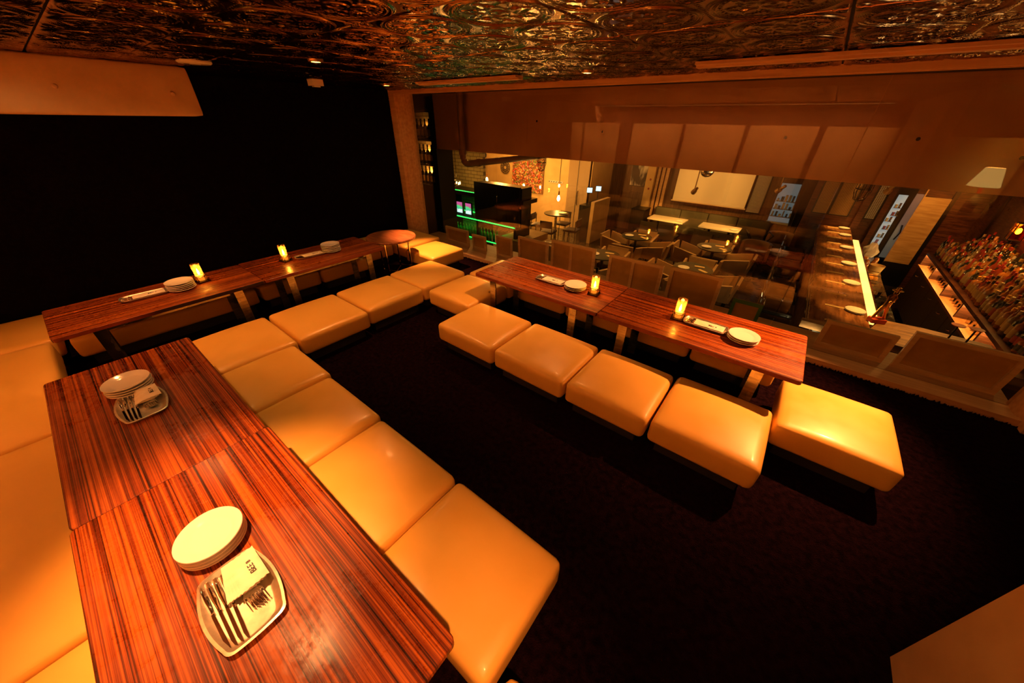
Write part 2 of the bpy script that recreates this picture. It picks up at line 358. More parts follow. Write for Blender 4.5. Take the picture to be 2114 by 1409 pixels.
for y, z in ((.30, .15), (.86, .14), (-.3, .15)):
    o = MB().lathe([(0, .012), (.009, .010), (.013, .004), (.013, -.006), (0, -.006)], 14).build('button', BEIGE, t, True, (.012, y, z)); o.rotation_euler = (0, PI / 2, 0)

# ================================================================== LOUNGE FURNITURE
TZ = .445
def low_table(label, cx, cy, L, W, rotz):
    t = thing('low_table', label, 'table', (cx, cy, 0), rotz, 'low striped wood tables')
    rslab(MB(), L - .003, W, TZ - .028, TZ, .018, .003).build('tabletop', ZEBRA, t)
    for sy in (-1, 1):
        y0 = sy * (W / 2 - (.022 if sy < 0 else .245)); y1 = sy * (W / 2 - (.11 if sy < 0 else .245)); MB().box(-L / 2 + .17, L / 2 - .17, y1 - .006, y1 + .006, TZ - .078, TZ - .028).build('rail', STEEL, t, False)
        for sx in (-1, 1):
            x0 = sx * (L / 2 - .20); MB().box(x0 - .03, x0 + .03, y0 - .006, y0 + .006, 0, TZ - .028).build('leg', STEEL, t, False)
    MB().box(-L / 2 + .2, L / 2 - .2, -W / 2 + .08, W / 2 - .08, TZ - .05, TZ - .028).build('underframe', BLACKMATT, t, False)
    return t
low_table('striped dark wood low table at the front, nearer half with the large cutlery tray', -.905, -.126, 1.20, .602, 0)
low_table('striped dark wood low table at the front, farther half with the small cutlery tray', -2.095, -.130, 1.18, .590, 0)
low_table('striped dark wood low table by the glass, left half', -1.455, 2.386, 1.205, .605, 0)
low_table('striped dark wood low table by the glass, right half with brightly lit end', -.245, 2.386, 1.215, .605, 0)
low_table('dark wood low table along the black wall, half nearer the camera', -3.568, .222, 1.19, .590, PI / 2 + .012)
low_table('dark wood low table along the black wall, half beside the round table', -3.592, 1.408, 1.18, .605, PI / 2 + .012)
_cm = {}
def ottoman(label, x0, x1, y0, y1, name='ottoman', zt=.236, zb=.085, group='cream leather ottomans', cat='ottoman', puff=.022):
    w, d = x1 - x0 - .012, y1 - y0 - .012; k = (round(w, 3), round(d, 3), puff)
    t = thing(name, label, cat, ((x0 + x1) / 2, (y0 + y1) / 2, 0), 0, group)
    if k not in _cm: _cm[k] = cushion_mesh('cushion', w, d, zt - zb, LEATHER, .03, puff)
    link('cushion', _cm[k], t, (0, 0, zb))
    MB().box(-w / 2 + .05, w / 2 - .05, -d / 2 + .05, d / 2 - .05, 0, zb + .01).build('plinth', PLINTH, t, False)
    return t
for lab, a in (('cream leather ottoman at the near end of the row beside the front table', (-.774, -.212, .168, .62)),
    ('cream leather ottoman, second from the near end of the row beside the front table', (-1.374, -.777, .168, .62)),
    ('cream leather ottoman, third from the near end of the row beside the front table', (-1.944, -1.377, .168, .63)),
    ('cream leather ottoman, fourth from the near end of the row beside the front table', (-2.488, -1.947, .168, .645)),
    ('cream leather ottoman filling the corner between the front table and left table', (-3.10, -2.492, .168, .68)),
    ('cream leather ottoman facing the nearer half of the left table', (-3.095, -2.495, .685, 1.258)),
    ('cream leather ottoman facing the farther half of the left table', (-3.095, -2.52, 1.262, 1.855)),
    ('cream leather ottoman at the far end of the row facing the left table', (-3.11, -2.53, 1.86, 2.435)),
    ('cream leather ottoman touching the far row, left of the table by the glass', (-2.475, -1.93, 1.85, 2.41)),
    ('cream leather ottoman half hidden behind the left end of the table by the glass', (-2.50, -1.93, 2.425, 3.0)),
    ('brightly spotlit cream leather ottoman beside the round side table', (-3.64, -3.10, 2.46, 2.98)),
    ('cream leather ottoman under the window corner behind the round table', (-4.40, -3.70, 2.52, 3.12)),
    ('cream leather ottoman at the left end of the row before the table by the glass', (-1.925, -1.338, 1.48, 2.01)),
    ('cream leather ottoman, second from left in the row before the table by the glass', (-1.333, -.75, 1.485, 2.02)),
    ('cream leather ottoman, third from left in the row before the table by the glass', (-.746, -.222, 1.495, 2.03)),
    ('cream leather ottoman at the right end of the row, striped by table shadow', (-.217, .318, 1.51, 2.055)),
    ('lone square cream leather ottoman at the right end of the table by the glass', (.322, .855, 1.92, 2.47)),
    ('cream leather ottoman corner peeking in at the bottom edge', (-.19, .40, -.33, .262))):
    ottoman(lab, *a)
for k in range(4):
    x0 = -1.88 + .546 * k
    ottoman('cream leather ottoman between the table and the glass, %s from the left' % ORD[k], x0, x0 + .54, 2.485, 3.03)
for lab, a in (('cream leather wall bench section under the nearer half of the left table', (-4.50, -3.71, -.36, .84)),
    ('cream leather wall bench section under the middle of the left table', (-4.50, -3.71, .86, 1.44)),
    ('cream leather wall bench section under the farther half of the left table', (-4.50, -3.71, 1.445, 2.02)),
    ('cream leather wall bench section behind the round side table', (-4.50, -3.93, 2.025, 2.51)),
    ('cream leather corner bench section beside the black wall', (-4.50, -3.86, -1.04, -.40)),
    ('long cream leather bench section at the far end of the front table', (-3.855, -2.57, -1.04, -.43)),
    ('long cream leather bench section along the middle of the front table', (-2.565, -1.28, -1.04, -.44)),
    ('long cream leather bench section along the near end of the front table', (-1.275, 0, -1.04, -.44))):
    ottoman(lab, *a, name='bench_section', group='cream leather bench sections', cat='bench', puff=.012)
# ---- round side table
t = thing('side_table', 'small round wooden side table on chrome legs by the corner', 'side table', (-3.60, 2.285, 0))
MB().lathe([(0, .418), (.26, .418), (.278, .424), (.283, .436), (.278, .446), (0, .446)], 48).build('tabletop', noise_col(mat('round_table_veneer', (.3, .1, .04), .35), (.22, .07, .025), (.36, .14, .05), (5, 40, 5), 5, rough=(.28, .5)), t)
for a in (200, 130, 40, 300):
    c, s = math.cos(math.radians(a)) * .19, math.sin(math.radians(a)) * .19
    MB().tube([(c, s, .0), (c, s, .42)], .011, 10).build('leg', CHROME, t)
    MB().tube([(0, 0, .012), (c, s, .012)], .008, 8).build('spoke', CHROME, t)

# ---- table ware
def lathe_mesh(name, prof, m, seg=40): return MB().lathe(prof, seg).mesh(name, m)
plate_me = lathe_mesh('plate', [(0, .0), (.045, 0), (.052, .003), (.086, .015), (.089, .0165), (.088, .019), (.084, .0185), (.060, .0085), (.052, .0065), (0, .006)], PORCELAIN, 48)
def plate_stack(x, y, n, where, z=TZ, jit=.002):
    for k in range(n):
        pos = 'topmost' if k == n - 1 else ('bottom' if k == 0 else '%s from bottom' % ORD[k])
        o = link('plate', plate_me, None, (x + random.uniform(-jit, jit), y + random.uniform(-jit, jit), z + k * .0128))
        tag(o, '%s white plate in the stack %s' % (pos, where), 'plate', 'white side plates')
plate_stack(-1.088, -.135, 4, 'on the near half of the front table')
plate_stack(-2.288, -.150, 4, 'on the far half of the front table')
plate_stack(-3.578, .345, 5, 'on the nearer half of the left table')
plate_stack(-3.585, 1.565, 6, 'by the round table')
plate_stack(-1.186, 2.362, 3, 'beside the left candle by the glass')
plate_stack(.030, 2.352, 3, 'at the bright table end')
def tray_mesh(L, W, bulge, bulge2):
    out = []
    def side(a, b, nrm, bl, n=9):
        for i in range(n):
            t_ = i / n; k = 4 * t_ * (1 - t_) * bl; out.append((a[0] + (b[0] - a[0]) * t_ + nrm[0] * k, a[1] + (b[1] - a[1]) * t_ + nrm[1] * k))
    c = .026; l, w = L / 2, W / 2; D = .7071; g_ = .293 * c
    side((-l + c, -w), (l - c, -w), (0, -1), bulge); side((l - c, -w), (l, -w + c), (D, -D), g_, 6); side((l, -w + c), (l, w - c), (1, 0), bulge2)
    side((l, w - c), (l - c, w), (D, D), g_, 6); side((l - c, w), (-l + c, w), (0, 1), bulge); side((-l + c, w), (-l, w - c), (-D, D), g_, 6)
    side((-l, w - c), (-l, -w + c), (-1, 0), bulge2); side((-l, -w + c), (-l + c, -w), (-D, -D), g_, 6)
    n = len(out); b = MB(); vs = []; fs = []
    for ins, z in ((.014, 0), (.002, .013), (0, .0165), (.006, .0175), (.009, .015), (.020, .0045), (.024, .004)):
        for x, y in out:
            vs.append((x * (1 - ins / l), y * (1 - ins / w), z))
    for k in range(6): fs += [(k * n + i, k * n + (i + 1) % n, (k + 1) * n + (i + 1) % n, (k + 1) * n + i) for i in range(n)]
    fs += [tuple(range(n))[::-1], tuple(range(6 * n, 7 * n))]
    return b.add(vs, fs).mesh('tray', TRAYMETAL)
tray_barrel = tray_mesh(.262, .150, .016, .003); tray_slim = tray_mesh(.272, .122, .003, .006)
def napkin_mesh(L, W):
    b = MB(); n, m_ = 16, 10; vs = []; fs = []; rnd = random.Random(5)
    for i in range(n + 1):
        for j in range(m_ + 1):
            u, v = i / n * 2 - 1, j / m_ * 2 - 1
            h = .0045 * (1 - u ** 4) * (1 - v ** 4) + (.0012 * math.sin(u * 9 + v * 4) + rnd.uniform(-.0003, .0003)) * (1 - u * u)
            jag = .003 * (j % 2) if abs(u) == 1 else 0
            vs.append((u * (L / 2 - jag), v * W / 2, .0015 + h))
    N = (n + 1) * (m_ + 1); vs += [(x, y, 0) for x, y, z in vs]
    q = lambda i, j: i * (m_ + 1) + j
    for i in range(n):
        for j in range(m_): fs += [(q(i, j), q(i + 1, j), q(i + 1, j + 1), q(i, j + 1)), (N + q(i, j), N + q(i, j + 1), N + q(i + 1, j + 1), N + q(i + 1, j))]
    rim = [q(i, 0) for i in range(n + 1)] + [q(n, j) for j in range(1, m_ + 1)] + [q(i, m_) for i in range(n - 1, -1, -1)] + [q(0, j) for j in range(m_ - 1, 0, -1)]
    fs += [(rim[i], N + rim[i], N + rim[(i + 1) % len(rim)], rim[(i + 1) % len(rim)]) for i in range(len(rim))]
    return b.add(vs, fs).mesh('napkin_packet', PAPER, True, 60)
nap_short = napkin_mesh(.124, .070); nap_long = napkin_mesh(.185, .082)
def fork_mesh():
    b = MB(); b.tube([(-.098, 0, .003), (-.06, 0, .0035), (0, 0, .004), (.03, 0, .006)], [.006, .0055, .003, .003], 8)
    b.add([(.03, -.003, .005), (.03, .003, .005), (.048, .011, .004), (.048, -.011, .004), (.03, -.003, .0075), (.03, .003, .0075), (.048, .011, .0065), (.048, -.011, .0065)],
          [(0, 1, 2, 3), (4, 7, 6, 5), (0, 3, 7, 4), (1, 5, 6, 2), (0, 4, 5, 1), (3, 2, 6, 7)])
    for k in range(4):
        y = -.0092 + .0061 * k; b.tube([(.047, y, .0052), (.07, y, .003), (.092, y, .006)], [.0018, .0017, .001], 6)
    return b.mesh('fork', CHROME)
fork_me = fork_mesh()
knife_handle = MB().tube([(-.118, 0, .0045), (-.112, 0, .005), (-.05, 0, .005), (-.012, 0, .0045), (-.006, 0, .005)], [.004, .0075, .0065, .0045, .0055], 10).mesh('handle', CHROME)
knife_blade = MB().prism([(-.008, -.003), (.0, -.0045), (.090, -.005), (.108, -.002), (.116, .003), (.10, .0035), (0, .003), (-.008, .003)], .004, .0056).mesh('blade', CHROME, False)
def knife(loc, rotz, label, group):
    t_ = thing('table_knife', label, 'knife', loc, rotz, group); link('handle', knife_handle, t_); link('blade', knife_blade, t_)
def napkin(loc, rot, txtrot, me, label, text=True, ts=.020, toff=(0, 0)):
    o = tag(link('napkin_packet', me, None, loc), label, 'napkin', 'paper napkin packets'); o.rotation_euler = rot
    if text:
        text_part('BEE', ts, INK, o, (toff[0], toff[1], .0066), (0, 0, txtrot))
        c, s = math.cos(txtrot), math.sin(txtrot); d = ts * 1.32
        text_part('8', ts * .75, INK, o, (toff[0] + c * d, toff[1] + s * d, .0066), (0, 0, txtrot))
    return o
# large tray on the near half of the front table
def front_tray(cx, cy, where, nn):
    z = TZ
    tag(link('cutlery_tray', tray_barrel, None, (cx, cy, z)), 'barrel-sided metal cutlery tray on the %s table' % where.replace(' table', ''), 'tray', 'cutlery trays')
    z += .0045
    for k in range(4):
        knife((cx - .006 + .004 * k, cy - .064 + .0150 * k, z + .0005), PI * 0 + .03 - .02 * k, '%s knife from the bench in the %s tray' % (ORD[k], where), 'table knives')
    for k in range(4):
        o = link('fork', fork_me, None, (cx - .035 + .003 * k, cy + .006 + .009 * k, z + .001 + .0012 * k)); o.rotation_euler = (0, 0, .10)
        tag(o, '%s fork from the knives in the %s tray' % (ORD[k], where), 'fork', 'dinner forks')
    for k in range(nn):
        q = nn - 1 - k
        napkin((cx - .046 - .003 * q, cy + .040 - .0065 * q, z + .014 + .0050 * (nn - 1 - q)), (0, 0, .02 - .045 * q), PI, nap_short,
               '%s napkin packet fanned in the %s tray' % ('topmost printed' if q == 0 else ORD[k], where), q == 0, .021, (.012, .010))
front_tray(-.848, -.140, 'near front table', 5)
front_tray(-2.092, -.142, 'far front table', 4)
def slim_tray(cx, cy, rotz, where, txt, flip=1):
    M = Matrix.Rotation(rotz, 3, 'Z'); P = lambda x, y: (cx + (M @ Vector((x, y, 0))).x, cy + (M @ Vector((x, y, 0))).y)
    o = tag(link('cutlery_tray', tray_slim, None, (cx, cy, TZ), rotz), 'narrow metal cutlery tray %s' % where, 'tray', 'cutlery trays')
    z = TZ + .0045
    for k in range(3):
        x, y = P(-.012 * flip, -.03 + .022 * k)
        knife((x, y, z + .0005), rotz + (0 if flip > 0 else PI), '%s knife across under the napkin %s' % (ORD[k], where), 'table knives')
    for k in range(2):
        x, y = P(.004 * flip, .03 + .010 * k)
        o = link('fork', fork_me, None, (x, y, z + .0005 + .001 * k), rotz + (PI if flip > 0 else 0)); tag(o, '%s fork across under the napkin %s' % (ORD[k], where), 'fork', 'dinner forks')
    x, y = P(.024 * flip, -.004)
    napkin((x, y, z + .012), (0, 0, rotz), txt, nap_long, 'printed napkin packet in the tray %s' % where, True, .022, (.012, -.012))
slim_tray(-1.425, 2.372, .03, 'beside the left candle by the glass', 0)
slim_tray(-.198, 2.392, -.02, 'beside the right candle by the glass', 0)
slim_tray(-3.625, .130, PI / 2 - .04, 'on the nearer half of the left table', 0)
slim_tray(-3.605, 1.355, PI / 2 - .05, 'on the farther half of the left table', 0)
# ---- candle lamps
def candle(x, y, label, rotz):
    t = thing('candle_lamp', label, 'candle', (x, y, TZ), rotz, 'glass candle lamps')
    rslab(MB(), .086, .086, 0, .010, .006, .002).build('base_plate', mat('dark_bronze', (.10, .06, .03), .25, 1.), t)
    for sx, sy in ((-1, -1), (1, -1), (1, 1), (-1, 1)):
        MB().tube([(sx * .036, sy * .036, .010), (sx * .036, sy * .036, .030)], .004, 8).build('post', mat('dark_bronze'), t)
    MB().lathe([(.026, .010), (.034, .014), (.036, .046), (.0345, .046), (.032, .016), (.024, .013)], 24).build('glass_cup', AMBERGLASS, t)
    pts = [(.041 * math.cos(2 * PI * k / 28), .041 * math.sin(2 * PI * k / 28), .048) for k in range(28)]
    MB().tube(pts, .0032, 8, 0, True).build('ring', mat('candle_brass', (.85, .6, .25), .2, 1.), t)
    MB().lathe([(.030, .050), (.0305, .150), (.0285, .150), (.028, .050)], 28).build('chimney', AMBERGLASS, t)
    MB().lathe([(0, .012), (.021, .012), (.021, .056), (.016, .058), (0, .055)], 20).build('wax', WAX, t)
    MB().lathe([(0, .058), (.006, .066), (.0085, .076), (.006, .092), (.002, .108), (0, .112)], 14).build('flame', FLAME, t)
    lamp('candle_light', 'POINT', (0, 0, .118), .9, (1, .42, .07), t, .012)
candle(-3.646, .490, 'lit glass candle lamp on the nearer half of the left table', .2)
candle(-3.643, 1.143, 'lit glass candle lamp on the farther half of the left table', .3)
candle(-1.022, 2.372, 'lit glass candle lamp on the left half of the table by the glass', .15)
candle(-.378, 2.385, 'lit glass candle lamp on the right half of the table by the glass', .1)
# ---- stretched canvases seen from behind, standing on the sill outside the glass
def canvas(x0, x1, z1, label, mid=False, tape=False, y=3.545, tilt=.06, bar=.032):
    w, h = x1 - x0, z1 - .026
    t = thing('stretched_canvas', label, 'canvas', ((x0 + x1) / 2, y, .026), 0, 'stretched canvases on the sill'); t.rotation_euler = (tilt, 0, 0)
    fm = mat('green_tape', (.05, .22, .07), .5) if tape else PINE
    MB().box(-w / 2, w / 2, .010, .014, 0, h).build('cloth', CANVAS, t, False)
    for nm, a in (('stretcher_bar', (-w / 2, w / 2, -.012, .010, h - bar, h)), ('stretcher_bar', (-w / 2, w / 2, -.012, .010, 0, bar)),
                  ('stretcher_bar', (-w / 2, -w / 2 + bar, -.012, .010, bar, h - bar)), ('stretcher_bar', (w / 2 - bar, w / 2, -.012, .010, bar, h - bar))):
        MB().box(*a).build(nm, fm, t, False)
    if mid: MB().box(-bar / 2 - .02, bar / 2 - .02, -.008, .010, bar, h - bar).build('cross_bar', PINE, t, False)
canvas(-4.05, -3.58, .255, 'framed canvas back at the left end of the sill beside the spotlit ottoman')
canvas(-3.50, -3.24, .232, 'small canvas back second from the left on the sill')
canvas(-3.04, -2.77, .30, 'narrow canvas back standing before the green bottles', bar=.022)
canvas(-2.66, -2.20, .36, 'canvas back behind the left end of the table by the glass')
canvas(-2.15, -1.57, .415, 'wide canvas back with a central bar behind the left candle', True)
canvas(-1.40, -.82, .40, 'canvas back with a faint central bar between the two candles', True)
canvas(-.75, -.28, .415, 'tall plain canvas back behind the right candle')
canvas(-.15, .09, .25, 'small canvas back edged in green tape', tape=True, bar=.028)
canvas(.535, .965, .275, 'low canvas back beyond the bright end of the table')
canvas(1.02, 1.56, .345, 'largest canvas back at the right end of the sill')
# ---- bottle lamp in the passage behind the partition, seen mirrored in the glass
t = thing('bottle_lamp', 'bottle table lamp with a lit parchment shade mirrored in the glass', 'lamp', (1.85, -.80, .60))
MB().lathe([(0, 0), (.055, 0), (.058, .01), (.058, .17), (.045, .21), (.017, .25), (.015, .33), (0, .33)], 24).build('bottle', mat('pale_bottle', (.7, .6, .4), .2), t)
MB().lathe([(.018, .27), (.018, .335), (0, .335)], 20).build('neck_band', mat('red_wax', (.6, .04, .02), .4), t)
MB().lathe([(.059, .04), (.059, .14)], 24).build('paper_label', mat('brown_label', (.25, .12, .05), .6), t)
MB().lathe([(.15, .36), (.085, .58), (.083, .58), (.148, .36)], 28).build('shade', mat('lit_parchment_shade', (.8, .6, .3), .8, emit=(1, .58, .14), estr=5), t)
lamp('bottle_lamp_light', 'POINT', (0, 0, .47), 22, WARM, t, .03)
tag(MB().box(1.45, 2.12, -1.06, -.62, .56, .60).build('lamp_shelf', DARKWOOD, None, False), 'wooden wall shelf carrying the bottle lamp', 'shelf')

# ================================================================== THE BAR ROOM BELOW
LF = -1.35                                    # lower floor level
WALLYEL = noise_col(mat('yellow_plaster', (.72, .50, .22), .8), (.66, .45, .19), (.76, .54, .25), (3, 3, 3), 4)
WALLBRN = noise_col(mat('brown_wall_panelling', (.13, .07, .035), .55), (.09, .045, .022), (.16, .09, .045), (20, 20, 2), 4)
struct('floor_lower', MB().box(-10, 4, 3.8, 13.2, LF - .1, LF), noise_col(mat('polished_dark_floor', (.03, .025, .018), .22), (.02, .016, .011), (.045, .036, .024), (1.5, 1.5, 1.5), 6, rough=(.12, .34)))
struct('wall_mezzanine_edge', MB().box(-10, 4, 3.6, 3.8, LF, -.22), BLACKMATT)
struct('ceiling_lower', MB().box(-10, 4, 3.8, 13.2, 1.95, 2.1), mat('lower_ceiling', (.05, .03, .02), .9))
soffit = struct('wall_soffit', MB().box(-5.32, 2.8, 4.6, 4.85, 1.165, 1.95), CONCRETE)
for x, z in ((-.3, 1.5), (.6, 1.52), (1.2, 1.42), (1.25, 1.58), (-2.2, 1.5), (-3.2, 1.6), (-3.5, 1.35)):
    o = MB().lathe([(0, .004), (.012, .004), (.014, 0), (.010, -.004), (0, -.004)], 12).build('tie_hole', mat('tie_hole_plug', (.02, .012, .008), .9), soffit, True, (x, 4.598, z)); o.rotation_euler = (PI / 2, 0, 0)
for a in ((-3.62, -3.36, 4.592, 4.6, 1.33, 1.62),):
    MB().box(*a).build('cover_plate', CONCRETE, soffit, False)
struct('wall_far_left', MB().box(-10, -4.95, 10.0, 10.15, LF, 1.95), WALLYEL)
struct('wall_far', MB().box(-5.2, 1.2, 11.4, 11.55, LF, 1.95), WALLBRN)
struct('wall_far_return', MB().box(-5.05, -4.93, 10.0, 11.4, LF, 1.95), WALLYEL)
struct('wall_lower_left', MB().box(-10, -9.9, 3.8, 10, LF, 1.95), mat('brick_paint', (.5, .36, .17), .8))
struct('wall_bar', MB().box(2.80, 2.95, 3.8, 13, LF, 1.95), DARKWOOD)
struct('wall_kitchen', MB().box(1.15, 1.50, 10.75, 10.9, LF, 1.95).box(1.50, 2.8, 10.75, 10.9, .42, 1.95).box(2.30, 2.8, 10.75, 10.9, LF, .42).box(1.15, 2.8, 13.0, 13.1, LF, 1.95), DARKWOOD)
for k, x in enumerate((2.82,)):
    pass
for y in (5.2, 6.4, 7.6, 8.8, 10.0):
    struct('trim_%d' % (20 + int(y * 10)), MB().box(2.77, 2.80, y - .03, y + .03, -.3, 1.95), BLACK)

# ---- duct pipe
t = thing('duct_pipe', 'brown painted duct pipe bending under the concrete beam', 'pipe', (-4.50, 4.42, 0))
path = [(0, 0, 1.96), (0, 0, 1.15)] + [(0, .12 - .12 * math.cos(a), 1.11 - .12 * math.sin(a)) for a in np.linspace(0, PI / 2, 7)] + [(0, .3, .99), (0, 3.9, .99)]
pm = noise_col(mat('brown_pipe_paint', (.30, .14, .06), .4), (.26, .12, .05), (.34, .17, .075), (5, 5, 5), 4)
MB().tube(path, .052, 16).build('pipe', pm, t)
for z in (1.17,): MB().lathe([(.053, z - .04), (.062, z - .035), (.062, z + .035), (.053, z + .04)], 20).build('coupling', pm, t)
MB().lathe([(.053, 0), (.062, .005), (.062, .06), (.053, .065)], 20, M=Matrix.Translation((0, .33, .99)) @ Matrix.Rotation(-PI / 2, 4, 'X')).build('coupling', pm, t)

# ---- bottles
def bottle_mesh(name, r, h, neck, glass, label, cap, shoulder=.62, seg=12):
    b = MB(); s = h * shoulder
    b.lathe([(0, 0), (r * .92, 0), (r, .006), (r, s), (r * .8, s + h * .06), (neck, s + h * .14), (neck * .9, h * .93)], seg, 0)
    b.lathe([(neck * 1.1, h * .86), (neck * 1.1, h), (0, h)], seg, 2)
    b.lathe([(r * 1.012, s * .25), (r * 1.012, s * .8)], seg, 1)
    return b.mesh(name, [glass, label, cap])
gl = lambda n, c, r=.08: mat(n, c, r, spec=.8, coat=.4)
G_AMB = gl('amber_spirit', (.35, .12, .02)); G_DRK = gl('dark_bottle_glass', (.02, .018, .01)); G_GRN = gl('green_bottle_glass', (.04, .30, .07))
G_CLR = gl('clear_spirit', (.22, .15, .07)); G_RED = gl('red_spirit', (.20, .03, .01))
L_CRM = mat('cream_label', (.50, .34, .14), .6); L_RED = mat('red_label', (.34, .04, .02), .6); L_BLK = mat('black_label', (.03, .03, .03), .5); L_GLD = mat('gold_label', (.6, .38, .1), .4)
CAPG = mat('gold_cap', (.7, .45, .12), .3, .8); CAPR = mat('red_cap', (.3, .025, .02), .4); CAPB = mat('black_cap', (.02, .02, .02), .4); CAPW = mat('white_cap', (.5, .4, .25), .5)
KINDS = [('amber whisky bottle with cream label', bottle_mesh('liquor_bottle', .036, .29, .013, G_AMB, L_CRM, CAPB)),
         ('amber whisky bottle with gold label', bottle_mesh('liquor_bottle', .040, .26, .014, G_AMB, L_GLD, CAPG, .66)),
         ('dark bottle with cream label', bottle_mesh('liquor_bottle', .035, .31, .013, G_DRK, L_CRM, CAPR, .6)),
         ('clear spirit bottle with cream label', bottle_mesh('liquor_bottle', .037, .28, .014, G_CLR, L_CRM, CAPW)),
         ('red liqueur bottle with gold label', bottle_mesh('liquor_bottle', .033, .30, .012, G_RED, L_GLD, CAPR)),
         ('dark bottle with red label', bottle_mesh('liquor_bottle', .037, .27, .014, G_DRK, L_RED, CAPG, .64)),
         ('squat amber bottle with black label', bottle_mesh('liquor_bottle', .045, .22, .016, G_AMB, L_BLK, CAPB, .6))]
# ---- back bar along the right wall
bb = thing('back_bar', 'long dark wood back bar with tiered bottle shelves and drawers', 'back bar', (2.17, 7.1, LF))
Y0, Y1 = -2.0, 2.3                            # local y of its two ends
MB().box(0, .62, Y0, Y1, 1.02, 1.06).build('bottle_shelf', DARKWOOD, bb, False)
MB().box(-.02, .60, Y0, Y1, .80, .835).build('glass_shelf', noise_col(mat('red_edge_wood', (.4, .12, .03), .35), (.32, .09, .02), (.46, .16, .045), (30, 3, 30), 4), bb, False)
MB().box(.56, .62, Y0, Y1, .835, 1.02).build('back_panel', mat('lit_back_panel', (.7, .5, .2), .6), bb, False)
MB().box(.03, .60, Y0, Y1, .06, .80).build('carcass', BLACK, bb, False)
for k in range(6): MB().box(0, .6, Y0 + k * (Y1 - Y0) / 5 - .02, Y0 + k * (Y1 - Y0) / 5 + .02, .835, 1.02).build('divider', DARKWOOD, bb, False)
for k in range(7):
    y0 = Y0 + .03 + k * .61
    d = MB().box(.005, .03, y0, y0 + .59, .10, .78).build('cabinet_door', mat('brown_cabinet_door', (.16, .08, .035), .4), bb, False)
    MB().tube([(0, y0 + .27, .70), (-.025, y0 + .275, .70), (-.025, y0 + .315, .70), (0, y0 + .32, .70)], .008, 8).build('pull_handle', CHROME, d)
tiers = [(.10, 1.06), (.20, 1.06), (.30, 1.14), (.38, 1.14), (.46, 1.22), (.54, 1.22)]
MB().box(.255, .62, Y0 + .05, Y1, 1.06, 1.14).build('riser', DARKWOOD, bb, False)
MB().box(.42, .62, Y0 + .05, Y1, 1.14, 1.22).build('riser', DARKWOOD, bb, False)
MB().box(.0, .62, Y0 - .04, Y0, .8, 1.5).build('end_panel', DARKWOOD, bb, False)
MB().box(.02, .05, Y0 + .02, Y1 - .02, 1.005, 1.018).build('light_strip', mat('warm_led_strip', (1, .7, .3), emit=(1, .55, .13), estr=70), bb, False)
nb = 0; rnd = random.Random(11)
for ti, (dx, z) in enumerate(tiers):
    y = Y0 + .10 + (ti % 2) * .04
    while y < Y1 - .05 and nb < 296:
        lab, me = rnd.choice(KINDS)
        o = link('liquor_bottle', me, None, (2.17 + dx + rnd.uniform(-.008, .008), 7.1 + y, LF + z), rnd.random() * 6)
        sc = rnd.uniform(.8, 1.12); o.scale = (1, 1, sc)
        tag(o, lab + ' among the crowded back bar tiers', 'bottle', 'liquor bottles on the back bar'); nb += 1
        y += rnd.uniform(.083, .098)
glass_me = MB().lathe([(0, 0), (.028, 0), (.034, .085), (.032, .085), (.026, .006), (0, .006)], 10).mesh('tumbler', CLEARGLASS)
for r_ in range(2):
    for k in range(34):
        o = link('tumbler', glass_me, None, (2.27 + .12 * r_, 7.1 + Y0 + .09 + k * .122, LF + .836))
        if any(abs((Y0 + .09 + k * .122) - (Y0 + q * (Y1 - Y0) / 5)) < .055 for q in range(6)): bpy.data.objects.remove(o); continue
        tag(o, 'clear tumbler stored in the lit shelf under the bottles', 'glass', 'tumblers under the bottle shelf')
cup_me = MB().lathe([(0, 0), (.03, 0), (.045, .05), (.042, .05), (.028, .005), (0, .005)], 12).mesh('stacked_bowl', PORCELAIN)
for q in range(3):
    for k in range(5):
        o = link('stacked_bowl', cup_me, None, (2.66, 6.98 + .10 * q, LF + 1.5 + .026 * k))
        tag(o, 'white bowl in the stacks standing above the back bar bottles', 'bowl', 'white bowls above the bottles')
tag(MB().box(2.60, 2.80, 6.85, 7.35, LF + 1.47, LF + 1.5).build('bowl_shelf', DARKWOOD, None, False), 'short wall shelf holding stacked white bowls', 'shelf')
# wall lantern
t = thing('wall_lantern', 'glowing orange wall lantern above the back bar bottles', 'lantern', (2.72, 8.65, .20))
MB().box(-.07, .07, -.07, .07, 0, .012).build('base', BLACK, t, False); MB().box(-.07, .07, -.07, .07, .24, .252).build('cap', BLACK, t, False)
for sx in (-1, 1):
    for sy in (-1, 1): MB().box(sx * .065 - .005, sx * .065 + .005, sy * .065 - .005, sy * .065 + .005, .012, .24).build('post', BLACK, t, False)
lg = glass_mat('orange_lantern_glass', (1, .5, .12))
for a in ((-.064, -.060, -.06, .06), (.060, .064, -.06, .06), (-.06, .06, -.064, -.060), (-.06, .06, .060, .064)): MB().box(*a, .015, .238).build('pane', lg, t, False)
MB().lathe([(0, .09), (.02, .10), (.028, .13), (.02, .165), (0, .18)], 14).build('bulb', mat('lantern_bulb', (1, .6, .2), emit=(1, .5, .1), estr=90), t)
lamp('lantern_light', 'POINT', (0, 0, .21), 7, (1, .36, .06), t, .03)
MB().box(.07, .08, -.02, .02, .08, .16).build('bracket', BLACK, t, False)
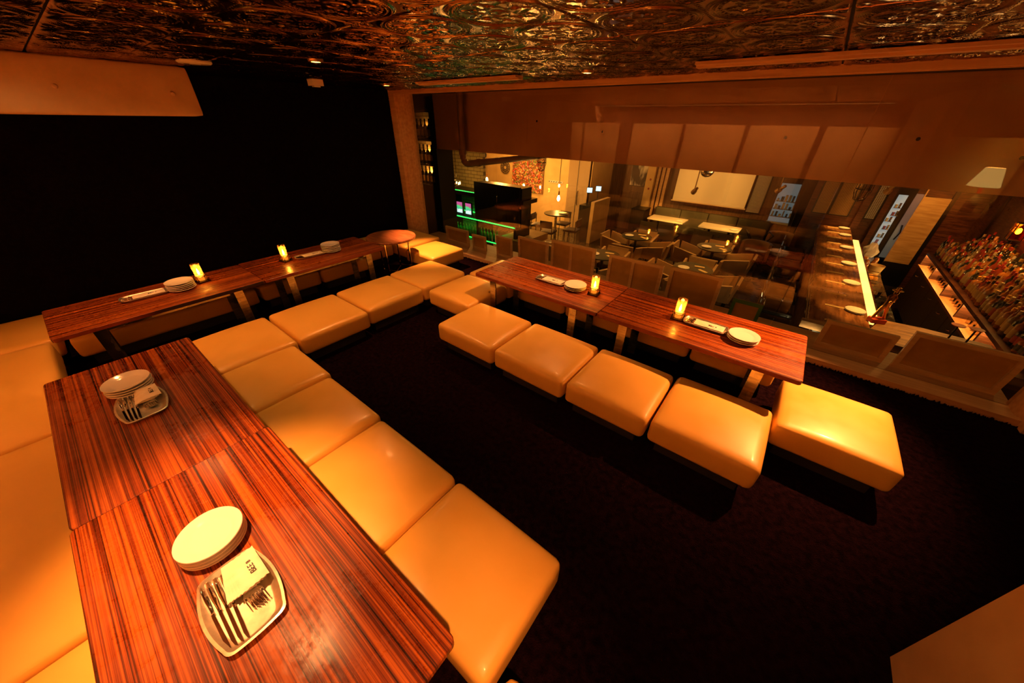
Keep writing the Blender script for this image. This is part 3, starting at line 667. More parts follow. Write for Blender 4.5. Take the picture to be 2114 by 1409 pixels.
# ---- bar counter with glowing edge
bc = thing('bar_counter', 'long polished wood bar counter with a glowing glass edge', 'bar counter', (.58, 7.4, LF))
MB().box(0, .555, -2.5, 3.3, 1.0, 1.05).build('countertop', BARWOOD, bc, False)
MB().box(.08, .55, -2.3, 3.3, 0, 1.0).build('front', DARKWOOD, bc, False)
MB().tube([(-.06, -2.3, .22), (-.06, 3.2, .22)], .02, 10).build('foot_rail', CHROME, bc)
MB().tube([(-.015, -2.5, .99), (-.015, 3.2, .99)], .012, 8).build('edge_rail', CHROME, bc)
em = mat('glowing_onyx', (1, .8, .4), .4, emit=(1, .58, .13), estr=2.2)
for k in range(9):
    y0 = -1.95 + k * .46; MB().box(.558, .645, y0 + .006, y0 + .454, .96, 1.052).build('light_panel', em, bc, False)
MB().box(.645, .665, -1.95, 2.2, .9, 1.055).build('panel_rim', DARKWOOD, bc, False)
MB().box(-.06, .13, -2.66, -2.62, .30, .97).build('lit_front_panel', mat('lit_front', (1, .9, .6), emit=(1, .72, .3), estr=9), bc, False)
t = thing('slab_counter', 'rough wooden slab counter closing the near end of the bar', 'counter', (0, 0, 0))
MB().prism([(.52, 4.80), (2.3, 4.74), (2.3, 5.08), (2.1, 5.08), (2.1, 5.42), (1.6, 5.46), (1.25, 5.42), (1.12, 5.02), (.52, 4.88)], -.37, -.29).build('slab', SLABWOOD, t, False)
MB().box(.66, 2.1, 4.86, 5.02, LF, -.371).build('base_wall', BLACK, t, False)
barplate = MB().lathe([(0, 0), (.06, 0), (.098, .014), (.10, .016), (.098, .018), (.07, .009), (0, .007)], 32).mesh('bar_plate', PORCELAIN)
for k in range(6):
    y = (5.508, 6.615, 7.645, 8.757, 9.845, 10.55)[k]; nm = ('nearest', 'second', 'third', 'fourth', 'fifth', 'farthest')[k]
    for q in range(2):
        o = tag(link('bar_plate', barplate, None, (1.015, y, -.30 + .012 * q)), '%s plate at bar place %s from the near end' % (('lower', 'upper')[q], nm), 'plate', 'plates on the bar counter')
    t = thing('counter_spotlight', 'spotlight above the bar counter plates, %s from the near end' % nm, 'spotlight', (1.0, y, 1.60), 0, 'spotlights above the bar counter')
    MB().lathe([(0, .35), (.01, .35), (.01, .1), (.04, .1), (.045, 0), (.04, 0), (.035, .03), (0, .03)], 16).build('housing', BLACK, t)
    lamp('counter_beam', 'SPOT', (0, 0, -.02), 330 if k else 200, WARM, t, .02, 24, .6, (0, 0, -3))
napm = mat('bar_napkin', (.8, .62, .3), .6)
for k in range(12):
    y = 5.02 + .50 * k
    t = thing('place_setting', 'rolled cutlery setting on the bar counter, %s from the near end' % ORD[k], 'place setting', (.84, y, -.30), 0, 'cutlery settings on the bar counter')
    MB().box(-.11, .11, -.016, .016, 0, .006).build('napkin', napm, t, False)
    MB().tube([(-.10, 0, .010), (.09, .002, .010)], .005, 6).build('chopsticks', mat('pale_chopstick', (.8, .6, .3), .5), t)
# bar stools
LEATHERBLK = mat('black_leather', (.012, .010, .009), .22, coat=.2)
def bar_stool(label, loc, rotz):
    t = thing('bar_stool', label, 'stool', loc, rotz, 'black bar stools')
    link('seat', _stool_seat, t, (0, 0, .70)); o = link('backrest', _stool_back, t, (-.20, 0, .80)); o.rotation_euler = (0, -1.45, 0)
    for sx in (-1, 1):
        for sy in (-1, 1): MB().tube([(sx * .16, sy * .17, .71), (sx * .20, sy * .20, 0)], .012, 8).build('leg', CHROME, t)
    MB().tube([(-.185, -.185, .25), (.185, -.185, .25), (.185, .185, .25), (-.185, .185, .25)], .009, 8, 0, True).build('footrest', CHROME, t)
    MB().tube([(-.19, -.19, .72), (-.235, -.19, .98), (-.235, .19, .98), (-.19, .19, .72)], .010, 8).build('back_frame', CHROME, t)
_stool_seat = cushion_mesh('seat', .40, .42, .07, LEATHERBLK, .02, .015, 8)
_stool_back = cushion_mesh('backrest', .20, .36, .04, LEATHERBLK, .015, .008, 8)
for k in range(8):
    bar_stool('black leather bar stool with chrome frame, %s along the counter from the near end' % ORD[k], (.30, 5.25 + .56 * k, LF), 0)
# statue on the near end of the glowing edge
t = thing('statuette', 'brass cowboy statuette on a red block at the counter end', 'statuette', (1.19, 5.30, -.29), .4)
BRASS = mat('polished_brass', (.7, .38, .12), .22, 1.)
rslab(MB(), .14, .10, 0, .05, .01, .004).build('plinth', mat('red_block', (.55, .06, .03), .35), t)
fig = MB()
fig.tube([(-.055, 0, .05), (-.045, 0, .10), (-.02, .01, .17), (.0, 0, .22)], [.016, .015, .02, .026], 10)
fig.tube([(.06, .01, .05), (.045, .01, .10), (.025, .0, .16), (.0, 0, .22)], [.016, .014, .02, .026], 10)
fig.tube([(0, 0, .20), (.005, 0, .26), (.01, 0, .315), (.012, 0, .345)], [.034, .030, .04, .018], 12)
fig.tube([(.01, .035, .315), (.05, .05, .28), (.08, .035, .25)], [.016, .013, .009], 8)
fig.tube([(.01, -.035, .315), (-.03, -.06, .27), (-.02, -.05, .21)], [.016, .013, .009], 8)
fig.lathe([(0, .335), (.018, .345), (.022, .365), (.018, .388), (0, .395)], 12, c=(.014, 0, 0))
fig.build('figure', BRASS, t)
MB().lathe([(.045, .390), (.048, .393), (.022, .396), (.020, .425), (0, .43)], 16, c=(.014, 0, 0)).build('hat', BRASS, t)
for k, (x, y) in enumerate(((1.66, 4.98), (1.78, 4.98))):
    t = thing('cake_stand', 'orange round dish on a thin black stem, %s one on the slab counter' % ('left', 'right')[k], 'dish stand', (x, y, -.29), 0, 'orange dish stands')
    MB().lathe([(0, 0), (.04, 0), (.04, .006), (.008, .01), (.007, .26), (.02, .265), (0, .268)], 14).build('stem', BLACK, t)
    MB().lathe([(0, .262), (.048, .268), (.052, .276), (.03, .274), (0, .270)], 24).build('dish', mat('orange_lacquer', (.75, .15, .03), .5, spec=.2), t)
# working side of the bar: sinks, racks, glassware
t = thing('bar_worktop', 'stainless worktop with drainer behind the glowing edge', 'worktop', (1.40, 7.4, LF))
MB().box(-.145, .12, -1.9, 2.1, .82, .86).build('top', STEEL, t, False); MB().box(-.145, .10, -1.9, 2.1, 0, .82).build('cabinet', BLACK, t, False)
for k in range(10): MB().box(-.12, .10, -.9 + .05 * k, -.885 + .05 * k, .86, .868).build('drainer_rib', BLACK, t, False)
def ware(name, label, cat, loc, prof, m, seg=14): return tag(MB().lathe(prof, seg).build(name, m, None, True, loc), label, cat)
ware('ice_bucket', 'pale ice bucket on the bar worktop', 'bucket', (1.42, 8.05, LF + .86), [(0, 0), (.07, 0), (.10, .16), (.095, .16), (.066, .01), (0, .01)], mat('pale_bucket', (.8, .6, .3), .4))
for k, (x, y, h) in enumerate(((1.32, 8.3, .10), (1.40, 8.35, .14), (1.34, 8.5, .12), (1.45, 8.55, .16), (1.33, 8.7, .12))):
    ware('bar_jar', 'small glass jar in the cluster behind the counter, %s from the near side' % ORD[k], 'jar', (x, y, LF + .86), [(0, 0), (.035, 0), (.037, h * .8), (.025, h), (0, h)], KINDS[k % 2][1].materials[0], 12)
t = thing('paper_bundle', 'crumpled clear bag of supplies at the far end of the worktop', 'bag', (1.39, 9.05, LF + .862))
b = MB(); rn = random.Random(4); vs = []; fs = []
for i in range(7):
    for j in range(12):
        a = 2 * PI * j / 12; r_ = .11 * math.sin(PI * (i + .6) / 7.4) * rn.uniform(.75, 1.2); vs.append((r_ * math.cos(a), r_ * math.sin(a), .30 * i / 6))
for i in range(6):
    for j in range(12): fs.append((i * 12 + j, i * 12 + (j + 1) % 12, (i + 1) * 12 + (j + 1) % 12, (i + 1) * 12 + j))
fs += [tuple(range(12))[::-1], tuple(72 + j for j in range(12))]
b.add(vs, fs).build('bag', mat('cloudy_plastic', (.75, .72, .75), .2), t, False)
MB().tube([(0, 0, .29), (.01, .01, .36)], .02, 8).build('knot', mat('violet_tie', (.25, .15, .5), .4), t)
# kitchen doorway, stainless doors, sliding wood panel
for k in range(9):
    h = .10 + .03 * (k % 3); ware('mixing_glass', 'small glass on the worktop drainer behind the glowing edge, %s from the near side' % ORD[k], 'glass', (1.31 + .05 * (k % 3), 5.75 + .14 * k, LF + .86), [(0, 0), (.028, 0), (.034, h), (.031, h), (.025, .006), (0, .006)], CLEARGLASS, 12)
t = thing('bar_caddy', 'amber wire caddy with fruit on the bar worktop', 'caddy', (1.36, 7.72, LF + .86))
for z in (.02, .10): MB().tube([(.09, .12, z), (-.09, .12, z), (-.09, -.12, z), (.09, -.12, z)], .006, 6, 0, True).build('wire', CHROME, t)
for k in range(6): MB().lathe([(0, -.035), (.025, -.025), (.036, 0), (.025, .025), (0, .035)], 12, c=(-.05 + .05 * (k % 3), -.06 + .11 * (k // 3), .045)).build('fruit', mat('orange_fruit', (.8, .35, .05), .5), t)
kd = tag(thing('door_1', 'x', 'door', (1.72, 10.72, LF)), kind='structure')
for p_ in ('label', 'category'): del kd[p_]
MB().box(-.22, .10, 0, .03, .55, 1.92).build('frame', BLACK, kd, False)
MB().box(-.14, .0, -.005, .0, .75, 1.80).build('cold_pane', mat('kitchen_glass', (.4, .5, .5), .1, emit=(.55, .75, .8), estr=.35), kd, False)
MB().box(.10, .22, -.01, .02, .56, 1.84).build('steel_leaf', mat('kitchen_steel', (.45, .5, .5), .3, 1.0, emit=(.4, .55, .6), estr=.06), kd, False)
MB().tube([(.16, -.03, .95), (.19, -.05, 1.1), (.16, -.03, 1.25)], .012, 8).build('pull_handle', BLACK, kd)
for k, (x, z) in enumerate(((-.07, 1.55), (-.05, 1.40), (-.09, 1.28), (-.06, 1.12), (-.07, .95))):
    MB().box(x - .05, x + .06, -.03, -.006, z, z + .012).build('rack_shelf', STEEL, kd, False)
    MB().lathe([(0, 0), (.022, 0), (.025, .06), (0, .06)], 10, c=(x - .02, -.02, z + .012)).build('container', mat('kitchen_pot_%d' % (k % 2), ((.7, .72, .7), (.3, .12, .3))[k % 2], .3), kd)
    MB().lathe([(0, 0), (.018, 0), (.018, .09), (0, .09)], 10, c=(x + .03, -.02, z + .012)).build('container', STEEL, kd)
wp = noise_col(mat('pale_sliding_panel', (.6, .36, .14), .45), (.5, .28, .1), (.68, .44, .19), (3, 3, 25), 4)
sd = tag(thing('door_2', 'x', 'door', (2.12, 10.70, LF)), kind='structure')
for p_ in ('label', 'category'): del sd[p_]
MB().box(-.17, .20, 0, .04, .5, 1.80).build('leaf', wp, sd, False); MB().box(.20, .26, -.01, .05, 0, 1.95).build('stile', BLACK, sd, False); MB().box(-.19, -.17, -.01, .05, 0, 1.95).build('stile', PALEWOOD, sd, False)
MB().box(-.19, .26, -.02, .04, 0, .5).build('kick_panel', BLACK, sd, False)
lamp('sliding_panel_wash', 'SPOT', (2.0, 9.6, 1.5), 120, WARM, None, .05, 50, .8, (2.15, 10.7, -.1))
# ---- perforated metal screens between dark posts
def perf_mat(name, col, scale):
    m = bpy.data.materials.new(name); m.use_nodes = True; MATS[name] = m; n, l = nodes_of(m); b_ = n['Principled BSDF']
    b_.inputs['Base Color'].default_value = (*col, 1); b_.inputs['Metallic'].default_value = .7; b_.inputs['Roughness'].default_value = .4
    tc = n.new('ShaderNodeTexCoord'); mp = n.new('ShaderNodeMapping'); mp.inputs['Scale'].default_value = (scale, 0, scale); l.new(tc.outputs['Object'], mp.inputs[0])
    fr = n.new('ShaderNodeVectorMath'); fr.operation = 'FRACTION'; l.new(mp.outputs[0], fr.inputs[0])
    sb = n.new('ShaderNodeVectorMath'); sb.operation = 'DISTANCE'; sb.inputs[1].default_value = (.5, 0, .5); l.new(fr.outputs[0], sb.inputs[0])
    gt = n.new('ShaderNodeMath'); gt.operation = 'GREATER_THAN'; gt.inputs[1].default_value = .34; l.new(sb.outputs['Value'], gt.inputs[0]); l.new(gt.outputs[0], b_.inputs['Alpha'])
    return m
PERF = perf_mat('perforated_bronze', (.5, .32, .14), 38.); PERF2 = perf_mat('perforated_steel', (.6, .62, .6), 34.)
for k, (x0, x1, m, lab) in enumerate(((.34, .62, PERF, 'left perforated bronze screen above the far end of the bar counter'), (.64, .98, PERF, 'right perforated bronze screen above the far end of the bar counter'),
        (1.24, 1.42, PERF2, 'narrow perforated steel screen beside the kitchen doors'), (-1.0, -.68, PERF2, 'perforated steel screen beside the projection screen'))):
    y = 10.68 if k < 3 else 11.36
    t = thing('perforated_screen', lab, 'screen', ((x0 + x1) / 2, y, LF + 1.28 if k < 3 else LF + .98), 0, 'perforated metal screens')
    MB().box(-(x1 - x0) / 2, (x1 - x0) / 2, 0, .003, .02, 1.3).build('sheet', m, t, False)
    for sx in (-1, 1): MB().box(sx * (x1 - x0) / 2 - .012, sx * (x1 - x0) / 2 + .012, -.01, .015, 0, 1.3).build('edge_frame', BLACK, t, False)
    MB().box(-(x1 - x0) / 2, (x1 - x0) / 2, -.01, .015, 0, .02).build('bottom_frame', BLACK, t, False)
struct('wall_bar_end', MB().box(.30, 1.15, 10.75, 10.95, LF, 1.95), DARKWOOD)
struct('trim_300', MB().box(.22, .32, 10.6, 10.75, LF, 1.95).box(1.10, 1.22, 10.6, 10.75, LF, 1.95).box(1.43, 1.52, 10.6, 10.75, LF, 1.95), DARKWOOD)
# kitchen hatch with cold light behind the dining room
kh = tag(thing('window_10', 'x', 'window', (-.20, 11.37, LF)), kind='structure')
for p_ in ('label', 'category'): del kh[p_]
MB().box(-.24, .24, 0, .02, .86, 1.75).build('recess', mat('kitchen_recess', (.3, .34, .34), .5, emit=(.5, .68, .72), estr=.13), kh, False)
for z in (.98, 1.16, 1.34): MB().box(-.23, .23, -.06, 0, z, z + .02).build('shelf', STEEL, kh, False)
rk = random.Random(3)
for k in range(18):
    x = -.21 + .075 * (k % 6); z = (1.0, 1.18, 1.36)[k // 6]; w_ = rk.uniform(.03, .065); h_ = rk.uniform(.05, .15)
    MB().box(x, x + w_, -.05, -.005, z, z + h_).build('container', mat('steel_box_%d' % (k % 3), ((.5, .52, .52), (.12, .13, .15), (.65, .6, .5))[k % 3], .4), kh, False)
MB().box(-.26, .26, -.10, 0, .82, .86).build('ledge', mat('hatch_ledge', (.75, .72, .6), .5), kh, False)
t = thing('tied_curtain', 'black curtain gathered and tied beside the kitchen hatch', 'curtain', (.13, 11.15, LF))
vs = []; fs = []; prof = [(1.95, .17), (1.5, .16), (1.0, .12), (.62, .07), (.55, .06), (.45, .09), (.30, .10)]
for z, r_ in prof:
    for j in range(20):
        a = 2 * PI * j / 20; rr = r_ * (1 + .18 * math.cos(7 * a)); vs.append((rr * math.cos(a), .6 * rr * math.sin(a), z))
for i in range(len(prof) - 1):
    for j in range(20): fs.append((i * 20 + j, i * 20 + (j + 1) % 20, (i + 1) * 20 + (j + 1) % 20, (i + 1) * 20 + j))
fs += [tuple(range(20)), tuple(120 + j for j in range(20))]
MB().add(vs, fs).build('drape', BLACKMATT, t); MB().lathe([(.066, .56), (.072, .575), (.066, .59)], 20, M=Matrix.Diagonal((1, .7, 1, 1))).build('tie_band', mat('grey_tie', (.2, .18, .16), .6), t)
# ---- projection screen, mirror ball, track heads
t = thing('projection_screen', 'large cream pull-down projection screen on the far wall', 'screen', (-1.95, 11.2, -.26))
MB().box(-.92, .92, 0, .004, 0, 1.05).build('sheet', mat('screen_cloth', (.82, .76, .62), .9), t, False); MB().tube([(-.95, 0, -.012), (.95, 0, -.012)], .018, 10).build('bottom_bar', mat('pale_bar', (.7, .55, .35), .4), t)
MB().tube([(-.97, .02, 1.09), (.97, .02, 1.09)], .045, 12).build('roller_case', BLACK, t)
t = thing('mirror_ball', 'silver mirror ball half hidden by the concrete beam', 'mirror ball', (-1.66, 8.6, .80))
b = MB(); nlat = 12
for i in range(nlat):
    a0, a1 = -PI / 2 + PI * i / nlat, -PI / 2 + PI * (i + 1) / nlat; nl = max(4, int(24 * math.cos((a0 + a1) / 2)))
    for j in range(nl):
        t0, t1 = 2 * PI * (j + .04) / nl, 2 * PI * (j + .96) / nl; e = (a1 - a0) * .04
        b.add([(.13 * math.cos(p) * math.cos(q), .13 * math.cos(p) * math.sin(q), .13 * math.sin(p)) for p, q in ((a0 + e, t0), (a0 + e, t1), (a1 - e, t1), (a1 - e, t0))], [(0, 1, 2, 3)])
b.build('mirror_facets', CHROME, t, False); MB().lathe([(0, -.126)] + [(.126 * math.cos(a), .126 * math.sin(a)) for a in np.linspace(-1.4, 1.4, 11)] + [(0, .126)], 24).build('core', BLACK, t)
MB().tube([(0, 0, .12), (0, 0, 1.17)], .004, 6).build('hanger', BLACK, t)
def track_head(label, loc, tgt, energy, m, spot=45, L=.22, col=WARM):
    t = thing('track_spotlight', label, 'spotlight', loc, 0, 'track spotlights')
    d = (Vector(tgt) - Vector(loc)).normalized(); M = d.to_track_quat('-Z', 'Y').to_matrix().to_4x4()
    MB().lathe([(0, .16), (.028, .155), (.032, .05), (.05, .03), (.055, -.05), (.05, -.05), (.045, 0), (0, 0)], 18, M=M).build('head', m, t)
    MB().lathe([(0, -.03), (.044, -.03), (.044, -.034), (0, -.034)], 16, M=M).build('lens', mat('spot_lens', (1, .8, .4), emit=(1, .7, .25), estr=12), t)
    MB().tube([(0, 0, .05), (0, 0, 1.95 - loc[2])], .012, 8).build('stem', m, t)
    lamp('track_beam', 'SPOT', d * .07, energy, col, t, .03, spot, .7, d * 2)
TH = mat('bronze_spot_head', (.40, .24, .12), .4, .5)
track_head('bronze track spotlight in front of the projection screen', (-1.93, 9.2, .30), (-2.67, 10.4, -.63), 260, TH)
track_head('bronze track spotlight right of the projection screen', (-.38, 9.5, .46), (-1.33, 10.4, -.63), 260, TH)
track_head('pale track spotlight over the far end of the bar', (1.25, 9.6, .62), (1.0, 10.4, -.3), 25, TH)
track_head('black track spotlight above the brown pipe', (-6.05, 6.6, .93), (-6.0, 9.9, .2), 220, BLACK, 75)
lamp('screen_wash', 'SPOT', (-1.95, 8.6, 1.6), 260, WARM, None, .08, 52, .9, (-1.95, 11.2, .2))
# ---- dining tables and tub chairs
DARKTOP = mat('dark_laminate_top', (.03, .034, .022), .3)
CHAIRLT = noise_col(mat('tan_chair_shell', (.55, .36, .17), .5), (.5, .32, .15), (.6, .4, .2), (4, 4, 4), 4); CHAIRDK = mat('dark_chair_seat', (.05, .03, .02), .5)
tub_side = MB().prism([(-.25, 0), (.22, 0), (.22, .24), (-.25, .34)], -.022, .022, M=Matrix(((1, 0, 0, 0), (0, 0, 1, 0), (0, 1, 0, 0), (0, 0, 0, 1)))).mesh('armrest', CHAIRLT, False)
tub_back = MB().box(-.022, .022, -.24, .24, 0, .36).mesh('backrest', CHAIRLT, False)
tub_seat = cushion_mesh('seat', .44, .44, .10, CHAIRDK, .025, .01, 6)
tub_leg = MB().box(-.018, .018, -.018, .018, 0, .30).mesh('leg', BLACK, False)
def tub_chair(label, x, y, rotz):
    t = thing('tub_chair', label, 'chair', (x, y, LF), rotz, 'tan tub chairs')
    link('seat', tub_seat, t, (0, 0, .32)); o = link('backrest', tub_back, t, (-.26, 0, .32)); o.rotation_euler = (0, -.16, 0)
    for s in (-1, 1):
        o = link('armrest', tub_side, t, (0, s * .24, .32)); o.rotation_euler = (-s * .14, 0, 0)
    for sx in (-1, 1):
        for sy in (-1, 1): link('leg', tub_leg, t, (sx * .2, sy * .2, 0))
def round_table(x, y, where, chairs, cand=None):
    t = thing('round_dining_table', 'dark round dining table %s' % where, 'table', (x, y, LF), 0, 'dark round dining tables')
    MB().lathe([(0, .69), (.32, .69), (.34, .70), (.34, .715), (.335, .72), (0, .72)], 36).build('tabletop', DARKTOP, t)
    MB().lathe([(.03, .02), (.03, .69)], 14).build('pedestal', BLACK, t); MB().lathe([(0, 0), (.22, 0), (.22, .012), (.05, .03), (0, .03)], 24).build('foot', BLACK, t)
    tag(link('bar_plate', barplate, None, (x - .14, y - .10, LF + .72)), 'white plate on the dark round table %s' % where, 'plate', 'plates on the round tables')
    for k, (dx, dy, a) in enumerate(((.08, .14, .2), (.18, -.06, -.5))):
        o = tag(MB().box(-.085, .085, -.03, .03, 0, .006).build('menu_card', napm, None, False, (x + dx, y + dy, LF + .72), a), '%s pale napkin on the dark round table %s' % (('far', 'near')[k], where), 'napkin', 'napkins on the round tables')
    for nm, a in chairs:
        tub_chair('tan tub chair %s of the round table %s' % (nm, where), x + .475 * math.cos(a), y + .475 * math.sin(a), a + PI)
    lamp('dining_beam', 'SPOT', (x, y + .05, 1.55), 170, WARM, None, .03, 52, .9, (x, y, -1))
round_table(-2.68, 8.17, 'nearest the projection screen', (('left', PI), ('far', PI / 2), ('near', -PI / 2), ('right', 0)))
round_table(-1.06, 8.44, 'nearest the bar stools', (('left', PI), ('far', PI / 2), ('near', -PI / 2), ('right', 0)))
round_table(-1.08, 6.79, 'behind the tall canvas', (('left', PI), ('far', PI / 2), ('near', -PI / 2), ('right', 0)))
round_table(-2.70, 6.42, 'behind the wide canvas', (('left', PI), ('far', PI / 2), ('near', -PI / 2)))
def oil_candle(x, y, z, label):
    t = thing('oil_candle', label, 'candle', (x, y, z), 0, 'tall glass candles in the dining room')
    MB().lathe([(0, 0), (.035, 0), (.035, .03), (.02, .04), (.03, .10), (.022, .16), (.02, .16), (.027, .10), (.017, .045), (0, .03)], 16).build('glass', AMBERGLASS, t)
    MB().lathe([(0, .05), (.007, .07), (.004, .10), (0, .11)], 10).build('flame', FLAME, t); lamp('oil_candle_light', 'POINT', (0, 0, .13), .5, (1, .4, .07), t, .01)
for x, y, w in ((-2.48, 8.36, 'nearest the projection screen'), (-.86, 8.58, 'nearest the bar stools')): oil_candle(x, y, LF + .72, 'lit glass candle on the round table ' + w)
WTOP = mat('white_table_top', (.85, .78, .6), .35)
for k, (x0, x1, w) in enumerate(((-3.14, -2.665, 'left half of the left pair'), (-2.66, -2.19, 'right half of the left pair'), (-1.80, -1.335, 'left half of the right pair'), (-1.33, -.87, 'right half of the right pair'))):
    t = thing('white_table', 'white topped table below the screen, ' + w, 'table', ((x0 + x1) / 2, 10.42, LF), 0, 'white topped tables')
    w2 = (x1 - x0) / 2; MB().box(-w2, w2, -.28, .28, .69, .72).build('tabletop', WTOP, t, False); MB().lathe([(.03, .02), (.03, .69)], 12).build('pedestal', BLACK, t); MB().box(-.18, .18, -.2, .2, 0, .02).build('foot', BLACK, t, False)
    if k % 2: tag(link('bar_plate', barplate, None, (x1 - .12, 10.28, LF + .72)), 'white plate on the %s' % ('left white tables', 'right white tables')[k // 2], 'plate', 'plates on the white tables')
OLIVE = mat('olive_bench_cloth', (.10, .09, .05), .8)
t = thing('banquette', 'long olive banquette under the projection screen', 'bench', (-1.8, 11.0, LF))
for k in range(4): link('seat_cushion', cushion_mesh('seat_cushion', .72, .55, .14, OLIVE, .03, .02, 6), t, (-1.1 + .735 * k, 0, .30)); link('back_cushion', cushion_mesh('back_cushion', .72, .14, .42, OLIVE, .03, .0, 6), t, (-1.1 + .735 * k, .20, .44))
MB().box(-1.46, 1.46, -.25, .28, 0, .30).build('base', BLACK, t, False)
for k, x in enumerate((-2.9, -2.4, -1.55, -1.05)):
    t = thing('dining_chair', 'dark low-backed chair drawn up to the white tables, %s from the left' % ORD[k], 'chair', (x, 9.85, LF), PI / 2, 'dark chairs at the white tables')
    link('seat', tub_seat, t, (0, 0, .34)); MB().box(-.26, -.22, -.22, .22, .36, .74).build('backrest', OLIVE, t, False)
    for sx in (-1, 1):
        for sy in (-1, 1): link('leg', tub_leg, t, (sx * .2, sy * .2, .04)).scale = (1, 1, 1.0)
for k, (x, y) in enumerate(((.0, 10.75), (-.38, 9.45))):
    t = thing('lounge_chair', 'brown rounded lounge chair near the curtain, %s one' % ('far', 'near')[k], 'chair', (x, y, LF), 0, 'brown rounded lounge chairs')
    pts = [(.30 * math.cos(a), .30 * math.sin(a)) for a in np.linspace(-.2, PI + .2, 15)] + [(.24 * math.cos(a), .24 * math.sin(a)) for a in np.linspace(PI + .2, -.2, 15)]
    MB().prism(pts, .35, .72).build('backrest', mat('brown_hide', (.32, .18, .09), .45), t); MB().lathe([(0, .36), (.235, .36), (.24, .42), (.2, .45), (0, .46)], 20).build('seat', mat('brown_hide'), t)
    for sx in (-1, 1):
        for sy in (-1, 1): MB().tube([(sx * .12, sy * .12, .36), (sx * .17, sy * .17, 0)], .014, 8).build('leg', BLACK, t)
t = thing('tray_stand', 'black folding tray stand with crossed legs near the curtain', 'tray stand', (-.45, 10.3, LF), .3)
for s in (-1, 1):
    MB().tube([(-.25 * s, -.2, 0), (.25 * s, -.2, .75)], .016, 8).build('leg', BLACK, t); MB().tube([(-.25 * s, .2, 0), (.25 * s, .2, .75)], .016, 8).build('leg', BLACK, t)
    MB().tube([(.25 * s, -.2, .75), (.25 * s, .2, .75)], .016, 8).build('top_bar', BLACK, t)
# ---- far left: feature wall, pictures, high table, pendants
ART = mat('flower_canvas_ground', (.25, .12, .05), .7)
t = thing('flower_collage', 'wall collage of crowded red and orange flowers', 'wall art', (-7.2, 9.935, .02))
MB().box(-.62, .62, .02, .05, -.42, .62).build('board', ART, t, False)
pm_ = [mat('petal_%d' % i, c, .6) for i, c in enumerate(((.7, .16, .06), (.8, .35, .08), (.55, .08, .05), (.75, .55, .3), (.2, .28, .08), (.6, .25, .3)))]
b = MB(); rn = random.Random(9)
for k in range(620):
    x, z = rn.uniform(-.6, .6), rn.uniform(-.4, .6); r_ = rn.uniform(.018, .035); y = rn.uniform(-.02, .015)
    n = 6; c0 = [(x, y - .01, z)] + [(x + r_ * math.cos(2 * PI * q / n), y + rn.uniform(0, .01), z + r_ * math.sin(2 * PI * q / n)) for q in range(n)]
    b.add(c0, [(0, 1 + q, 1 + (q + 1) % n) for q in range(n)], rn.randrange(6))
tag(b.build('blossoms', pm_, t, False), kind='stuff')
t = thing('carved_medallion', 'round pierced medallion hung on the yellow wall', 'wall art', (-8.15, 9.96, .28))
for r_ in (.19, .13, .07): MB().tube([(r_ * math.cos(2 * PI * k / 32), 0, r_ * math.sin(2 * PI * k / 32)) for k in range(32)], .012, 6, 0, True).build('ring', CHAIRDK, t)
for k in range(12): a = 2 * PI * k / 12; MB().tube([(.07 * math.cos(a), 0, .07 * math.sin(a)), (.19 * math.cos(a + .25), 0, .19 * math.sin(a + .25))], .007, 6).build('rib', CHAIRDK, t)
t = thing('coat_rack', 'white coat hook rail on the yellow wall above the high table', 'coat rack', (-6.12, 9.97, .02))
MB().box(-.25, .25, 0, .025, -.03, .03).build('rail', PORCELAIN, t, False)
for k in range(6): MB().tube([(-.21 + .084 * k, 0, .01), (-.21 + .084 * k, -.05, -.01), (-.21 + .084 * k, -.06, .02)], .008, 6).build('hook', BLACK, t)
d = tag(MB().box(-5.68, -4.99, 9.96, 10.0, LF, .95).build('door_3', mat('taupe_door', (.36, .25, .13), .5), None, False), kind='structure')
MB().box(-5.36, -5.345, 9.955, 9.96, LF, .95).build('door_gap', BLACK, d, False); MB().tube([(-5.30, 9.95, -.55), (-5.30, 9.92, -.5), (-5.30, 9.92, -.2), (-5.30, 9.95, -.15)], .012, 8).build('pull_handle', BLACK, d)
t = thing('high_table', 'round high bar table below the pendant bulb', 'table', (-4.58, 7.60, LF))
MB().lathe([(0, 1.02), (.28, 1.02), (.30, 1.03), (.30, 1.05), (0, 1.05)], 32).build('tabletop', DARKTOP, t); MB().lathe([(.03, .02), (.03, 1.02)], 12).build('pedestal', STEEL, t); MB().lathe([(0, 0), (.22, 0), (.22, .012), (.05, .03), (0, .03)], 24).build('foot', STEEL, t)
tag(link('bar_plate', barplate, None, (-4.43, 7.66, LF + 1.05)), 'white plate on the round high table', 'plate')
for k, a in enumerate((.1, 1.7, 3.3, 4.9)):
    t = thing('high_stool', 'dark backed stool at the round high table, %s side' % ('right', 'far', 'left', 'near')[k], 'stool', (-4.58 + .46 * math.cos(a), 7.6 + .46 * math.sin(a), LF), a + PI, 'stools at the high table')
    link('seat', cushion_mesh('seat', .34, .34, .05, CHAIRDK, .015, .008, 6), t, (0, 0, .68)); MB().box(-.18, -.16, -.15, .15, .82, .98).build('backrest', CHAIRDK, t, False)
    for sx in (-1, 1):
        for sy in (-1, 1): MB().tube([(sx * .14, sy * .14, .69 if sx > 0 else .95), (sx * .17, sy * .17, 0)], .010, 6).build('leg', BLACK, t)
